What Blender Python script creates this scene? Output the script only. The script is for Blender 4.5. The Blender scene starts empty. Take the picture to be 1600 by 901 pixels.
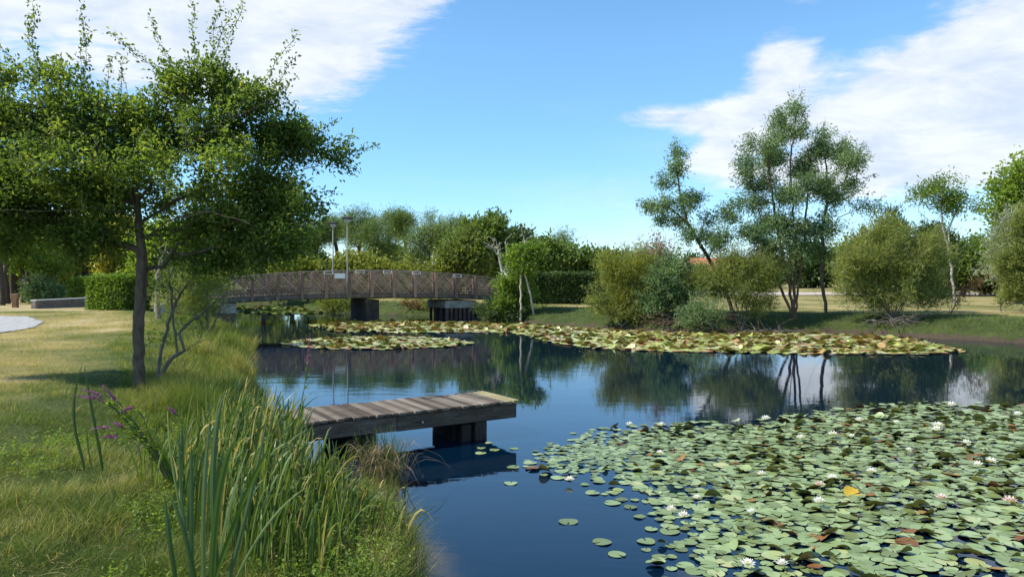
import bpy, math, random
import numpy as np
from mathutils import Vector
C = bpy.context.scene
COL = C.collection
random.seed(7)
R = np.random.default_rng(11)
rad = math.radians

# ------------------------------------------------------------------ camera
F = 1150.0; CH = 2.3; PITCH = math.atan(15.5 / F)
cam_d = bpy.data.cameras.new('camera'); cam = bpy.data.objects.new('camera', cam_d); COL.objects.link(cam)
cam_d.lens = F * 36 / 1600; cam_d.sensor_width = 36; cam_d.clip_end = 3000; cam_d.clip_start = .05
cam.location = (0, 0, CH); cam.rotation_euler = (math.pi / 2 - PITCH, 0, 0)
C.camera = cam

# ------------------------------------------------------------------ light, sky
SUN_AZ, SUN_EL = rad(-102), rad(48)
w = bpy.data.worlds.new('World'); C.world = w; w.use_nodes = True
wt = w.node_tree; wt.nodes.clear()
def N(t, typ, **kw):
    n = t.nodes.new(typ)
    for k, v in kw.items():
        if k == 'inp':
            for a, b in v.items(): n.inputs[a].default_value = b
        else: setattr(n, k, v)
    return n
def M(t, op, a, b=None, c=None, clamp=False):
    n = t.nodes.new('ShaderNodeMath'); n.operation = op; n.use_clamp = clamp
    for i, v in enumerate((a, b, c)):
        if v is None: continue
        if isinstance(v, (int, float)): n.inputs[i].default_value = v
        else: t.links.new(v, n.inputs[i])
    return n.outputs[0]
def MR(t, v, a, b, c=0., d=1.):
    n = t.nodes.new('ShaderNodeMapRange'); n.interpolation_type = 'SMOOTHSTEP'
    t.links.new(v, n.inputs[0])
    for i, q in enumerate((a, b, c, d)): n.inputs[i + 1].default_value = q
    return n.outputs[0]
def ramp(t, fac, stops):
    r = t.nodes.new('ShaderNodeValToRGB'); el = r.color_ramp.elements
    while len(el) < len(stops): el.new(.5)
    for e, (p, c) in zip(el, stops): e.position = p; e.color = (*c, 1)
    t.links.new(fac, r.inputs[0]); return r.outputs[0]
def sky_world():
    t = wt; L = t.links.new
    sky = N(t, 'ShaderNodeTexSky', sky_type='NISHITA', sun_disc=False, sun_elevation=SUN_EL, sun_rotation=SUN_AZ,
            altitude=0, air_density=1.0, dust_density=.05, ozone_density=4.5)
    hs = N(t, 'ShaderNodeHueSaturation', inp={'Hue': .493, 'Saturation': 1.10, 'Value': 1.0})
    tc = N(t, 'ShaderNodeTexCoord'); sp = N(t, 'ShaderNodeSeparateXYZ'); L(tc.outputs['Generated'], sp.inputs[0])
    x, y, z = sp.outputs
    tint = N(t, 'ShaderNodeMix', data_type='RGBA', blend_type='MULTIPLY'); tint.inputs[0].default_value = 1
    tr_ = ramp(t, M(t, 'MAXIMUM', z, 0.), [(0, (.64, .72, .82)), (.10, (.72, .80, .92)), (.30, (.95, .95, .95)), (1, (1, 1, 1))]); L(tr_, tint.inputs[7])
    L(sky.outputs[0], tint.inputs[6]); L(tint.outputs[2], hs.inputs['Color'])
    az = M(t, 'ARCTAN2', x, y)                              # azimuth, radians, 0 = north
    el = M(t, 'ARCSINE', z)
    # projection on the cloud deck, for perspective-correct cloud texture
    zz = M(t, 'MAXIMUM', z, .03)
    zc = M(t, 'ADD', zz, .10)
    cx = M(t, 'DIVIDE', x, zc); cy = M(t, 'DIVIDE', y, zc)
    cv = N(t, 'ShaderNodeCombineXYZ'); L(cx, cv.inputs[0]); L(cy, cv.inputs[1])
    def blob(a, e, ra, re, rot=0, amp=1.):
        # an elliptical bank of cloud at azimuth a, elevation e (degrees)
        da = M(t, 'SUBTRACT', az, rad(a)); de = M(t, 'SUBTRACT', el, rad(e))
        c, s = math.cos(rad(rot)), math.sin(rad(rot))
        p = M(t, 'ADD', M(t, 'MULTIPLY', da, c / rad(ra)), M(t, 'MULTIPLY', de, s / rad(ra)))
        q = M(t, 'ADD', M(t, 'MULTIPLY', da, -s / rad(re)), M(t, 'MULTIPLY', de, c / rad(re)))
        r2 = M(t, 'ADD', M(t, 'MULTIPLY', p, p), M(t, 'MULTIPLY', q, q))
        g = M(t, 'EXPONENT', M(t, 'MULTIPLY', r2, -1.0))
        return M(t, 'MULTIPLY', g, amp)
    def total(bs):
        o = bs[0]
        for b in bs[1:]: o = M(t, 'ADD', o, b)
        return o
    left = total([blob(-32, 18.5, 13, 7.5, 5, 1.0), blob(-18, 17.4, 8, 5.0, 14, 1.15), blob(-13, 16.6, 5, 2.6, 24, .6), blob(-8, 20.5, 8, 1.8, 20, .7),
                  blob(-27, 29, 14, 6, 0, .8)])
    right = total([blob(30, 12.0, 11, 4.4, 8, 1.2), blob(19.8, 15.2, 2.8, 2.3, 40, .95), blob(13, 12.0, 8, 1.1, -3, .8), blob(16, 10.2, 3.5, 1.8, 30, .6),
                   blob(37, 17, 8, 3.6, 28, .95), blob(28, 7.6, 14, 2.6, 0, .8), blob(25, 20.5, 3.6, 1.5, 10, .62), blob(22, 24.5, 8, 2, 10, .6),
                   blob(13.5, 21.6, 4, 1.1, 0, .5), blob(60, 12, 16, 6, 0, 1.0)])
    behind = total([blob(150, 30, 40, 14, 0, .9), blob(-120, 25, 25, 9, 0, .8), blob(100, 30, 20, 10, 0, .8)])
    def noise(vec, scale, det=6, rough=.6, dist=0., off=0.):
        mp = N(t, 'ShaderNodeMapping'); mp.inputs['Location'].default_value = (off, off * .7, 0)
        mp.inputs['Scale'].default_value = scale; L(vec, mp.inputs[0])
        n = N(t, 'ShaderNodeTexNoise', inp={'Scale': 1., 'Detail': det, 'Roughness': rough, 'Distortion': dist})
        L(mp.outputs[0], n.inputs['Vector']); return n.outputs[0]
    ae = N(t, 'ShaderNodeCombineXYZ'); L(az, ae.inputs[0]); L(el, ae.inputs[1])
    n1 = noise(ae.outputs[0], (9, 22, 1), 8, .62, .4, 3.1)
    n2 = noise(cv.outputs[0], (2.4, 3.4, 1), 8, .62, .6, 1.7)
    n3 = noise(cv.outputs[0], (9, 17, 1), 4, .6, .5, 7.7)      # small cloudlets, rippled
    n4 = noise(ae.outputs[0], (3, 10, 1), 5, .55, .3, 9.1)     # faint veil
    def dens(mask, nz, gain, lo, hi):
        v = M(t, 'ADD', mask, M(t, 'MULTIPLY', M(t, 'SUBTRACT', nz, .5), gain))
        return MR(t, v, lo, hi)
    dl = dens(left, M(t, 'ADD', M(t, 'MULTIPLY', n2, .55), M(t, 'MULTIPLY', n3, .45)), 2.2, .28, 1.05)
    dr = dens(right, M(t, 'ADD', M(t, 'MULTIPLY', n1, .75), M(t, 'MULTIPLY', n2, .25)), 1.9, .36, .95)
    db = dens(behind, n2, 1.6, .3, .9)
    veil = M(t, 'MULTIPLY', dens(total([blob(30, 7, 25, 5, 0, .55), blob(0, 3, 40, 3, 0, .12)]), n4, 1.5, .1, 1.2), .55)
    d = M(t, 'MAXIMUM', M(t, 'MAXIMUM', dl, dr), M(t, 'MAXIMUM', db, veil))
    d = M(t, 'MULTIPLY', d, .93)
    # cloud brightness varies a little with thickness
    cmix = N(t, 'ShaderNodeMix', data_type='RGBA')
    cmix.inputs[6].default_value = (3.0, 3.4, 4.0, 1); cmix.inputs[7].default_value = (4.15, 4.3, 4.45, 1)
    L(MR(t, M(t, 'ADD', M(t, 'MULTIPLY', n1, .6), M(t, 'MULTIPLY', n2, .4)), .38, .62), cmix.inputs[0])
    mx = N(t, 'ShaderNodeMix', data_type='RGBA'); L(d, mx.inputs[0]); L(hs.outputs[0], mx.inputs[6]); L(cmix.outputs[2], mx.inputs[7])
    bg = N(t, 'ShaderNodeBackground', inp={'Strength': .15}); L(mx.outputs[2], bg.inputs[0])
    out = N(t, 'ShaderNodeOutputWorld'); L(bg.outputs[0], out.inputs[0])
sky_world()
sd = bpy.data.lights.new('sun', 'SUN'); sun = bpy.data.objects.new('sun', sd); COL.objects.link(sun)
sd.energy = 4.4; sd.angle = rad(.5); sd.color = (1, .95, .86)
sv = Vector((math.sin(SUN_AZ) * math.cos(SUN_EL), math.cos(SUN_AZ) * math.cos(SUN_EL), math.sin(SUN_EL)))
sun.rotation_euler = sv.to_track_quat('Z', 'Y').to_euler()
C.view_settings.view_transform = 'Standard'; C.view_settings.look = 'None'
C.view_settings.gamma = 1; C.view_settings.exposure = .68; C.view_settings.use_curve_mapping = False
C.cycles.max_bounces = 6; C.cycles.transparent_max_bounces = 4; C.cycles.caustics_reflective = False
C.cycles.diffuse_bounces = 3; C.cycles.glossy_bounces = 3; C.cycles.transmission_bounces = 3

# ------------------------------------------------------------------ pixel <-> world
cp, sp_ = math.cos(PITCH), math.sin(PITCH)
def P(px, py, Y):
    cx = (px - 800) / F; cy = (450.5 - py) / F
    y = cp + cy * sp_; z = cy * cp - sp_
    return np.array([cx * Y / y, Y, CH + z * Y / y])
def px_of(X, Y): return 800 + F * X / Y

# ------------------------------------------------------------------ value noise
_rg = np.random.default_rng(5).random((64, 64))
def vnoise(x, y, s=1.):
    x = np.asarray(x) / s; y = np.asarray(y) / s
    xi = np.floor(x).astype(int); yi = np.floor(y).astype(int); fx = x - xi; fy = y - yi
    fx = fx * fx * (3 - 2 * fx); fy = fy * fy * (3 - 2 * fy)
    g = lambda a, b: _rg[a % 64, b % 64]
    return (g(xi, yi) * (1 - fx) + g(xi + 1, yi) * fx) * (1 - fy) + (g(xi, yi + 1) * (1 - fx) + g(xi + 1, yi + 1) * fx) * fy
def fbm(x, y, s=1.):
    return .55 * vnoise(x, y, s) + .3 * vnoise(x + 9.3, y - 4.1, s / 2.1) + .15 * vnoise(x - 3, y + 8, s / 4.3)
def sst(v, a, b):
    t = np.clip((v - a) / (b - a), 0, 1); return t * t * (3 - 2 * t)

# ------------------------------------------------------------------ the pond outline and the land
SHORE = np.array([(-.5, -8), (-.55, 3), (-.78, 5.5), (-.95, 6.4), (-1.2, 7.1), (-1.75, 7.7), (-2.7, 8.3), (-3.4, 9.1), (-3.75, 10.1), (-4.3, 11.6),
    (-4.7, 13.2), (-5.8, 16), (-6.9, 18.6), (-7.7, 21.2), (-8.7, 24.5), (-10.3, 27.8), (-12.2, 31), (-14.0, 34), (-15.6, 36.3), (-17.2, 41),
    (-18, 48), (-22, 56), (-27, 62), (-25, 66), (-18, 64), (-16, 57), (-14.2, 52), (-10.5, 48.2), (-7.4, 47), (-4.6, 45.5),
    (-2.6, 43.4), (-1.3, 40.6), (-.4, 38.6), (1.55, 36.2), (4.3, 33.4), (7, 31.6), (9.4, 31.6), (11.4, 31.4), (13.6, 30.6), (15.2, 29.2),
    (16.8, 27.7), (18.3, 26.2), (22, 24), (27, 20), (30, 12), (32, 2), (30, -8)])
def sdist(x, y):
    """signed distance to the shoreline, positive on land"""
    x = np.asarray(x, float); y = np.asarray(y, float)
    wob = (fbm(x * 1.0, y * 1.0, 1.3) - .5) * .5
    d = np.full(x.shape, 1e9); ins = np.zeros(x.shape, bool)
    n = len(SHORE)
    for i in range(n):
        a = SHORE[i]; b = SHORE[(i + 1) % n]; e = b - a; L2 = e @ e
        t = np.clip(((x - a[0]) * e[0] + (y - a[1]) * e[1]) / L2, 0, 1)
        d = np.minimum(d, np.hypot(x - a[0] - t * e[0], y - a[1] - t * e[1]))
        c = (a[1] > y) != (b[1] > y)
        with np.errstate(divide='ignore', invalid='ignore'):
            xi = a[0] + (y - a[1]) / (b[1] - a[1] if b[1] != a[1] else 1e-9) * e[0]
        ins ^= c & (x < xi)
    return np.where(ins, -d, d) + wob * np.clip(np.hypot(x, y) / 14, .25, 1.2)
def gz(x, y, s=None):
    x = np.asarray(x, float); y = np.asarray(y, float)
    if s is None: s = sdist(x, y)
    far = sst(y, 24, 30)
    land = .06 + (.16 + .12 * far) * sst(s, 0, .22) + .42 * sst(s, .1, 2.6) + .12 * sst(s, 3, 50) + (fbm(x, y, 2.2) - .5) * .10 * sst(s, .2, 2) \
        + (fbm(x, y, 14) - .5) * .22 * sst(s, 3, 15)
    bed = -.05 - .9 * sst(-s, 0, 2.5)
    return np.where(s > 0, land, bed + .05 * sst(s, -.2, 0))
def dryness(x, y, s):
    n = fbm(x, y, 2.4); n2 = fbm(x + 31, y, .7)
    left = sst(s, 1.3, 4.5) * (.58 + .42 * sst(y, 6.0, 9))
    right = sst(s, 1.8, 4.5) * .9
    d = np.where(x < 0, left, right)
    return np.clip(d * (.62 + .75 * (n - .5) * 2 * .7) + .25 * (n2 - .5) + .06, 0, 1)

# ------------------------------------------------------------------ mesh helpers
def new_mesh(name, V, faces, mats=(), tone=None, midx=None, smooth=False):
    """faces: list of int arrays (M,k)"""
    me = bpy.data.meshes.new(name)
    V = np.asarray(V, dtype=np.float32); faces = [np.asarray(f, dtype=np.int32) for f in faces if len(f)]
    me.vertices.add(len(V)); me.vertices.foreach_set('co', V.ravel())
    li = np.concatenate([f.ravel() for f in faces]); tot = np.concatenate([np.full(len(f), f.shape[1], np.int32) for f in faces])
    st = np.concatenate([[0], np.cumsum(tot)[:-1]]).astype(np.int32)
    me.loops.add(len(li)); me.loops.foreach_set('vertex_index', li)
    me.polygons.add(len(tot)); me.polygons.foreach_set('loop_start', st)
    if midx is not None: me.polygons.foreach_set('material_index', np.asarray(midx, np.int32))
    me.polygons.foreach_set('use_smooth', np.full(len(tot), smooth))
    for m in mats: me.materials.append(m)
    if tone is not None:
        for k, v in (tone.items() if isinstance(tone, dict) else (('tone', tone),)):
            a = me.attributes.new(k, 'FLOAT', 'POINT'); a.data.foreach_set('value', np.asarray(v, np.float32))
    me.update(calc_edges=True); me.validate()
    return me
def link(name, me, parent=None, loc=None):
    o = bpy.data.objects.new(name, me); COL.objects.link(o)
    if parent is not None: o.parent = parent
    if loc is not None: o.location = loc
    return o
def tag(o, label=None, cat=None, group=None, kind=None):
    if label: o['label'] = label
    if cat: o['category'] = cat
    if group: o['group'] = group
    if kind: o['kind'] = kind
    return o
def thing(name, loc, label, cat, group=None, rz=0):
    o = bpy.data.objects.new(name, None); COL.objects.link(o); o.location = loc; o.rotation_euler = (0, 0, rz)
    o.empty_display_size = .2
    return tag(o, label, cat, group)
def copy_tree(o, parent=None):
    c = o.copy(); COL.objects.link(c)
    if parent is not None: c.parent = parent
    for ch in list(o.children): copy_tree(ch, c)
    return c
class MB:
    """collects shapes for one mesh"""
    def __init__(s): s.v = []; s.f4 = []; s.n = 0; s.fn = []; s.t = []
    def add(s, V, Q, tone=.5):
        V = np.asarray(V, float); s.v.append(V); s.t.append(np.full(len(V), tone))
        for q in Q: s.fn.append([i + s.n for i in q])
        s.n += len(V)
    def box(s, c, sx, sy, sz, ux=(1, 0, 0), uy=(0, 1, 0), uz=(0, 0, 1), tone=.5):
        c = np.asarray(c, float); ux, uy, uz = (np.asarray(a, float) for a in (ux, uy, uz))
        V = [c + a * sx / 2 * ux + b * sy / 2 * uy + d * sz / 2 * uz for a in (-1, 1) for b in (-1, 1) for d in (-1, 1)]
        s.add(V, [(0, 1, 3, 2), (4, 6, 7, 5), (0, 4, 5, 1), (2, 3, 7, 6), (0, 2, 6, 4), (1, 5, 7, 3)], tone)
    def bar(s, a, b, wd, th, up=(0, 0, 1), tone=.5):
        a = np.asarray(a, float); b = np.asarray(b, float); d = b - a; L = np.linalg.norm(d); d /= L
        sd_ = np.cross(d, up); sd_ /= max(np.linalg.norm(sd_), 1e-6); u = np.cross(sd_, d)
        s.box((a + b) / 2, L, wd, th, d, sd_, u, tone)
    def tube(s, pts, rr, n=6, tone=.5, cap=True):
        pts = [np.asarray(p, float) for p in pts]; 
        if not hasattr(rr, '__len__'): rr = [rr] * len(pts)
        V = []; Q = []
        for i, p in enumerate(pts):
            d = pts[min(i + 1, len(pts) - 1)] - pts[max(i - 1, 0)]; d /= np.linalg.norm(d)
            r = np.array((1., 0, 0)) if abs(d[0]) < .9 else np.array((0, 1., 0))
            a = np.cross(d, r); a /= np.linalg.norm(a); b = np.cross(d, a)
            for k in range(n):
                an = 2 * math.pi * k / n; V.append(p + rr[i] * (a * math.cos(an) + b * math.sin(an)))
        for i in range(len(pts) - 1):
            for k in range(n): Q.append((i * n + k, i * n + (k + 1) % n, (i + 1) * n + (k + 1) % n, (i + 1) * n + k))
        if cap:
            Q.append(list(range(n - 1, -1, -1))); Q.append([(len(pts) - 1) * n + k for k in range(n)])
        s.add(V, Q, tone)
    def build(s, name, mat, parent=None, loc=None, off=None, smooth=False, bevel=0):
        V = np.concatenate(s.v)
        if off is not None: V = V - np.asarray(off)
        me = bpy.data.meshes.new(name); me.from_pydata(V.tolist(), [], s.fn)
        for m in (mat if isinstance(mat, (list, tuple)) else [mat]): me.materials.append(m)
        a = me.attributes.new('tone', 'FLOAT', 'POINT'); a.data.foreach_set('value', np.concatenate(s.t).astype(np.float32))
        if smooth: me.polygons.foreach_set('use_smooth', [True] * len(me.polygons))
        o = link(name, me, parent, loc)
        if bevel:
            b = o.modifiers.new('bevel', 'BEVEL'); b.width = bevel; b.segments = 1; b.limit_method = 'ANGLE'
        return o

# ------------------------------------------------------------------ materials
def newmat(name):
    m = bpy.data.materials.new(name); m.use_nodes = True; t = m.node_tree; t.nodes.clear()
    o = N(t, 'ShaderNodeOutputMaterial'); return m, t, o
def attr(t, n='tone'):
    a = N(t, 'ShaderNodeAttribute', attribute_name=n); return a.outputs['Fac']
def tex(t, scale, det=4, rough=.6, vec='Object', sc=(1, 1, 1), dist=0):
    tc = N(t, 'ShaderNodeTexCoord'); mp = N(t, 'ShaderNodeMapping'); mp.inputs['Scale'].default_value = sc
    t.links.new(tc.outputs[vec], mp.inputs[0])
    n = N(t, 'ShaderNodeTexNoise', inp={'Scale': scale, 'Detail': det, 'Roughness': rough, 'Distortion': dist}); t.links.new(mp.outputs[0], n.inputs['Vector'])
    return n.outputs[0]
def mat_leaf(name, stops, trans=.35, rough=.5, spec=.3, tmul=1.5):
    m, t, o = newmat(name); c = ramp(t, attr(t), stops)
    b = N(t, 'ShaderNodeBsdfPrincipled', inp={'Roughness': rough, 'Specular IOR Level': spec}); t.links.new(c, b.inputs['Base Color'])
    tr = N(t, 'ShaderNodeBsdfTranslucent'); mu = N(t, 'ShaderNodeMix', data_type='RGBA', blend_type='MULTIPLY'); mu.inputs[0].default_value = 1
    mu.inputs[7].default_value = (tmul * 1.15, tmul * 1.15, tmul * .5, 1); t.links.new(c, mu.inputs[6]); t.links.new(mu.outputs[2], tr.inputs[0])
    mx = N(t, 'ShaderNodeMixShader', inp={0: trans}); t.links.new(b.outputs[0], mx.inputs[1]); t.links.new(tr.outputs[0], mx.inputs[2])
    t.links.new(mx.outputs[0], o.inputs[0]); return m
def mat_noise(name, stops, scale=5, rough=.85, bump=.3, det=6, sc=(1, 1, 1), usetone=0., spec=.3, bscale=None, metal=0.):
    m, t, o = newmat(name); n = tex(t, scale, det, .65, sc=sc)
    f = n
    if usetone: f = M(t, 'ADD', n, M(t, 'MULTIPLY', M(t, 'SUBTRACT', attr(t), .5), usetone))
    c = ramp(t, f, stops)
    b = N(t, 'ShaderNodeBsdfPrincipled', inp={'Roughness': rough, 'Specular IOR Level': spec, 'Metallic': metal}); t.links.new(c, b.inputs['Base Color'])
    if bump:
        bm_ = N(t, 'ShaderNodeBump', inp={'Strength': bump, 'Distance': .03}); n2 = tex(t, bscale or scale * 2.5, 6, .7, sc=sc)
        t.links.new(n2, bm_.inputs['Height']); t.links.new(bm_.outputs[0], b.inputs['Normal'])
    t.links.new(b.outputs[0], o.inputs[0]); return m
def g(*c): return tuple(c)
oak_leaf = mat_leaf('oak_leaf', [(0, (0.051, 0.086, 0.021)), (.45, (0.098, 0.152, 0.032)), (.8, (0.178, 0.236, 0.048)), (1, (0.299, 0.293, 0.069))], .45, tmul=1.75)
euc_leaf = mat_leaf('grey_green_leaf', [(0, (0.070, 0.125, 0.059)), (.5, (0.149, 0.227, 0.102)), (1, (0.281, 0.359, 0.172))], .4)
willow_leaf = mat_leaf('olive_leaf', [(0, (0.078, 0.107, 0.023)), (.5, (0.176, 0.215, 0.052)), (1, (0.325, 0.338, 0.104))], .4)
yellow_leaf = mat_leaf('yellow_green_leaf', [(0, (0.091, 0.117, 0.019)), (.5, (0.195, 0.221, 0.039)), (1, (0.351, 0.338, 0.078))], .4)
bright_leaf = mat_leaf('bright_green_leaf', [(0, (0.065, 0.117, 0.017)), (.5, (0.143, 0.221, 0.033)), (1, (0.286, 0.351, 0.058))], .45)
dark_leaf = mat_leaf('dark_green_leaf', [(0, (0.027, 0.053, 0.018)), (.5, (0.060, 0.102, 0.030)), (1, (0.112, 0.165, 0.045))], .25)
wood_leaf = mat_leaf('woodland_leaf', [(0, (0.051, 0.089, 0.020)), (.5, (0.114, 0.172, 0.037)), (1, (0.215, 0.272, 0.064))], .38)
pine_leaf = mat_leaf('pine_needle', [(0, (0.057, 0.100, 0.032)), (.5, (0.122, 0.179, 0.054)), (1, (0.215, 0.272, 0.086))], .35)
rust_leaf = mat_leaf('rusty_leaf', [(0, (.12, .05, .02)), (.5, (.22, .10, .045)), (1, (.33, .18, .09))], .3)
silver_leaf = mat_leaf('silvery_leaf', [(0, (.16, .18, .13)), (.5, (.28, .31, .22)), (1, (.42, .42, .32))], .3)
grass_mat = mat_leaf('grass_blade', [(0, (0.047, 0.083, 0.016)), (.3, (0.097, 0.155, 0.026)), (.55, (0.228, 0.242, 0.060)), (.8, (0.457, 0.362, 0.148)), (1, (0.592, 0.457, 0.242))], .35, .6, .2, 1.3)
reed_mat = mat_leaf('reed_blade', [(0, (0.038, 0.073, 0.017)), (.4, (0.085, 0.140, 0.031)), (.7, (0.186, 0.239, 0.052)), (1, (0.558, 0.407, 0.146))], .3, .42, .45, 1.3)
bark_dark = mat_noise('dark_bark', [(.3, (.035, .025, .018)), (.7, (.11, .085, .062))], 14, .9, .9, sc=(1, 1, .35))
bark_oak = mat_noise('oak_bark', [(.3, (.06, .043, .03)), (.7, (.19, .145, .105))], 16, .9, 1., sc=(1, 1, .3))
bark_grey = mat_noise('grey_bark', [(.3, (.10, .085, .065)), (.7, (.25, .21, .17))], 12, .9, .8, sc=(1, 1, .4))
bark_pale = mat_noise('pale_bark', [(.3, (.22, .19, .15)), (.65, (.52, .48, .41))], 9, .85, .6, sc=(1, 1, .5))
bark_red = mat_noise('reddish_bark', [(.3, (.09, .055, .038)), (.7, (.22, .15, .11))], 10, .9, .8, sc=(1, 1, .4))

def mat_ground():
    m, t, o = newmat('meadow_ground'); L = t.links.new
    n1 = tex(t, 2.2, 8, .7); n2 = tex(t, 23, 6, .7); n3 = tex(t, .35, 4, .6)
    dry = attr(t, 'dry'); mud = attr(t, 'mud')
    f = M(t, 'ADD', dry, M(t, 'ADD', M(t, 'MULTIPLY', M(t, 'SUBTRACT', n1, .5), .7), M(t, 'MULTIPLY', M(t, 'SUBTRACT', n2, .5), .7)))
    c = ramp(t, f, [(0, (.045, .062, .018)), (.3, (.10, .12, .030)), (.55, (.23, .20, .075)), (.8, (.36, .285, .13)), (1, (.46, .37, .21))])
    mudc = ramp(t, M(t, 'ADD', M(t, 'MULTIPLY', n2, .6), M(t, 'MULTIPLY', n1, .4)), [(.3, (.035, .027, .018)), (.55, (.085, .066, .044)), (.72, (.18, .145, .10))])
    mf = MR(t, M(t, 'ADD', mud, M(t, 'MULTIPLY', M(t, 'SUBTRACT', n1, .5), .9)), .35, .65)
    mx = N(t, 'ShaderNodeMix', data_type='RGBA'); L(mf, mx.inputs[0]); L(c, mx.inputs[6]); L(mudc, mx.inputs[7])
    b = N(t, 'ShaderNodeBsdfPrincipled', inp={'Roughness': .95, 'Specular IOR Level': .15}); L(mx.outputs[2], b.inputs['Base Color'])
    bp = N(t, 'ShaderNodeBump', inp={'Strength': .9, 'Distance': .06}); L(M(t, 'ADD', n2, n1), bp.inputs['Height']); L(bp.outputs[0], b.inputs['Normal'])
    L(b.outputs[0], o.inputs[0]); return m
def mat_water():
    m, t, o = newmat('pond_water'); L = t.links.new
    tc = N(t, 'ShaderNodeTexCoord')
    def nz(sc, det, rough, dist=0.):
        mp = N(t, 'ShaderNodeMapping'); mp.inputs['Scale'].default_value = sc; mp.inputs['Rotation'].default_value = (0, 0, .12)
        L(tc.outputs['Object'], mp.inputs[0])
        n = N(t, 'ShaderNodeTexNoise', inp={'Scale': 1, 'Detail': det, 'Roughness': rough, 'Distortion': dist}); L(mp.outputs[0], n.inputs['Vector']); return n.outputs[0]
    a = nz((1.1, 3.2, 1), 3, .5, .3); b_ = nz((5, 13, 1), 2, .5); patch = nz((.10, .22, 1), 3, .5, .5)
    amp = MR(t, patch, .38, .68, .25, 1.0)
    h = M(t, 'MULTIPLY', M(t, 'ADD', M(t, 'MULTIPLY', a, .8), M(t, 'MULTIPLY', b_, .22)), amp)
    bp = N(t, 'ShaderNodeBump', inp={'Strength': 1.0, 'Distance': .0032}); L(h, bp.inputs['Height'])
    b = N(t, 'ShaderNodeBsdfPrincipled', inp={'Base Color': (.001, .009, .022, 1), 'Roughness': .015, 'IOR': 1.42, 'Specular IOR Level': .6})
    L(bp.outputs[0], b.inputs['Normal']); L(b.outputs[0], o.inputs[0]); return m

# ------------------------------------------------------------------ ground and water
def axis(segs):
    out = []
    for a, b, st in segs: out += list(np.arange(a, b, st))
    return np.array(out + [segs[-1][1]])
def build_ground():
    xs = axis([(-900, -200, 60), (-200, -60, 8), (-60, -20, 1.0), (-20, -9, .35), (-9, .5, .11), (.5, 20, .4), (20, 60, 1.5), (60, 200, 8), (200, 900, 60)])
    ys = axis([(-300, -40, 30), (-40, 1, 2), (1, 14, .12), (14, 34, .3), (34, 75, .6), (75, 200, 6), (200, 1500, 80)])
    X, Y = np.meshgrid(xs, ys); x = X.ravel(); y = Y.ravel(); s = sdist(x, y); z = gz(x, y, s)
    nx, ny = len(xs), len(ys); i = np.arange(nx * ny).reshape(ny, nx)
    Q = np.stack([i[:-1, :-1].ravel(), i[:-1, 1:].ravel(), i[1:, 1:].ravel(), i[1:, :-1].ravel()], 1)
    dry = dryness(x, y, s); mud = (1 - sst(z, .06, .30)) * (1 - .6 * (y > 42)) + .35 * (fbm(x, y, 1.1) > .63) * (x < 0)
    me = new_mesh('ground', np.stack([x, y, z], 1), [Q], [mat_ground()], {'dry': dry, 'mud': np.clip(mud, 0, 1)}, smooth=True)
    tag(link('ground', me), 'grassy banks round the pond, dry and yellow away from the water', kind='structure')
    wm = new_mesh('water', np.array([(-60, -20, 0), (60, -20, 0), (60, 90, 0), (-60, 90, 0)], float), [np.array([[0, 1, 2, 3]])], [mat_water()])
    tag(link('water', wm), 'calm dark blue pond water mirroring the sky', kind='structure')
    # left asphalt path, a curve of even width
    th = np.linspace(-2.2, 2.6, 400); rr = np.linspace(7.2, 10.7, 6)
    T, RR = np.meshgrid(th, rr); RR = RR + (RR > 10.6) * (fbm(T * 11, RR, .3) - .5) * .5; x = (-26 + RR * np.cos(T)).ravel(); y = (20.5 + RR * np.sin(T) * 1.05).ravel()
    z = gz(x, y) + .03; i = np.arange(len(x)).reshape(6, 400)
    Q = np.stack([i[:-1, :-1].ravel(), i[:-1, 1:].ravel(), i[1:, 1:].ravel(), i[1:, :-1].ravel()], 1)
    pm = mat_noise('path_asphalt', [(.35, (.26, .25, .24)), (.65, (.38, .37, .35))], 6, .95, .3, usetone=0)
    o = link('path', new_mesh('path', np.stack([x, y, z], 1), [Q[:, ::-1]], [pm], smooth=True)); tag(o, 'pale grey curving footpath on the left lawn', kind='structure')
    xs = np.linspace(16, 90, 60); rows = []
    for k in range(5): rows.append(np.stack([xs, 66 + k * 2.6 - (xs - 16) * .10, 0 * xs], 1))
    V = np.concatenate(rows); V[:, 2] = gz(V[:, 0], V[:, 1]) + .05; i = np.arange(300).reshape(5, 60)
    Q = np.stack([i[:-1, :-1].ravel(), i[:-1, 1:].ravel(), i[1:, 1:].ravel(), i[1:, :-1].ravel()], 1)
    gm = mat_noise('gravel', [(.35, (.33, .27, .23)), (.65, (.50, .43, .37))], 3, .95, .4)
    o = link('gravel_road', new_mesh('gravel_road', V, [Q], [gm], smooth=True)); tag(o, 'pinkish gravel road beyond the right hand lawn', kind='structure')
build_ground()

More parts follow.
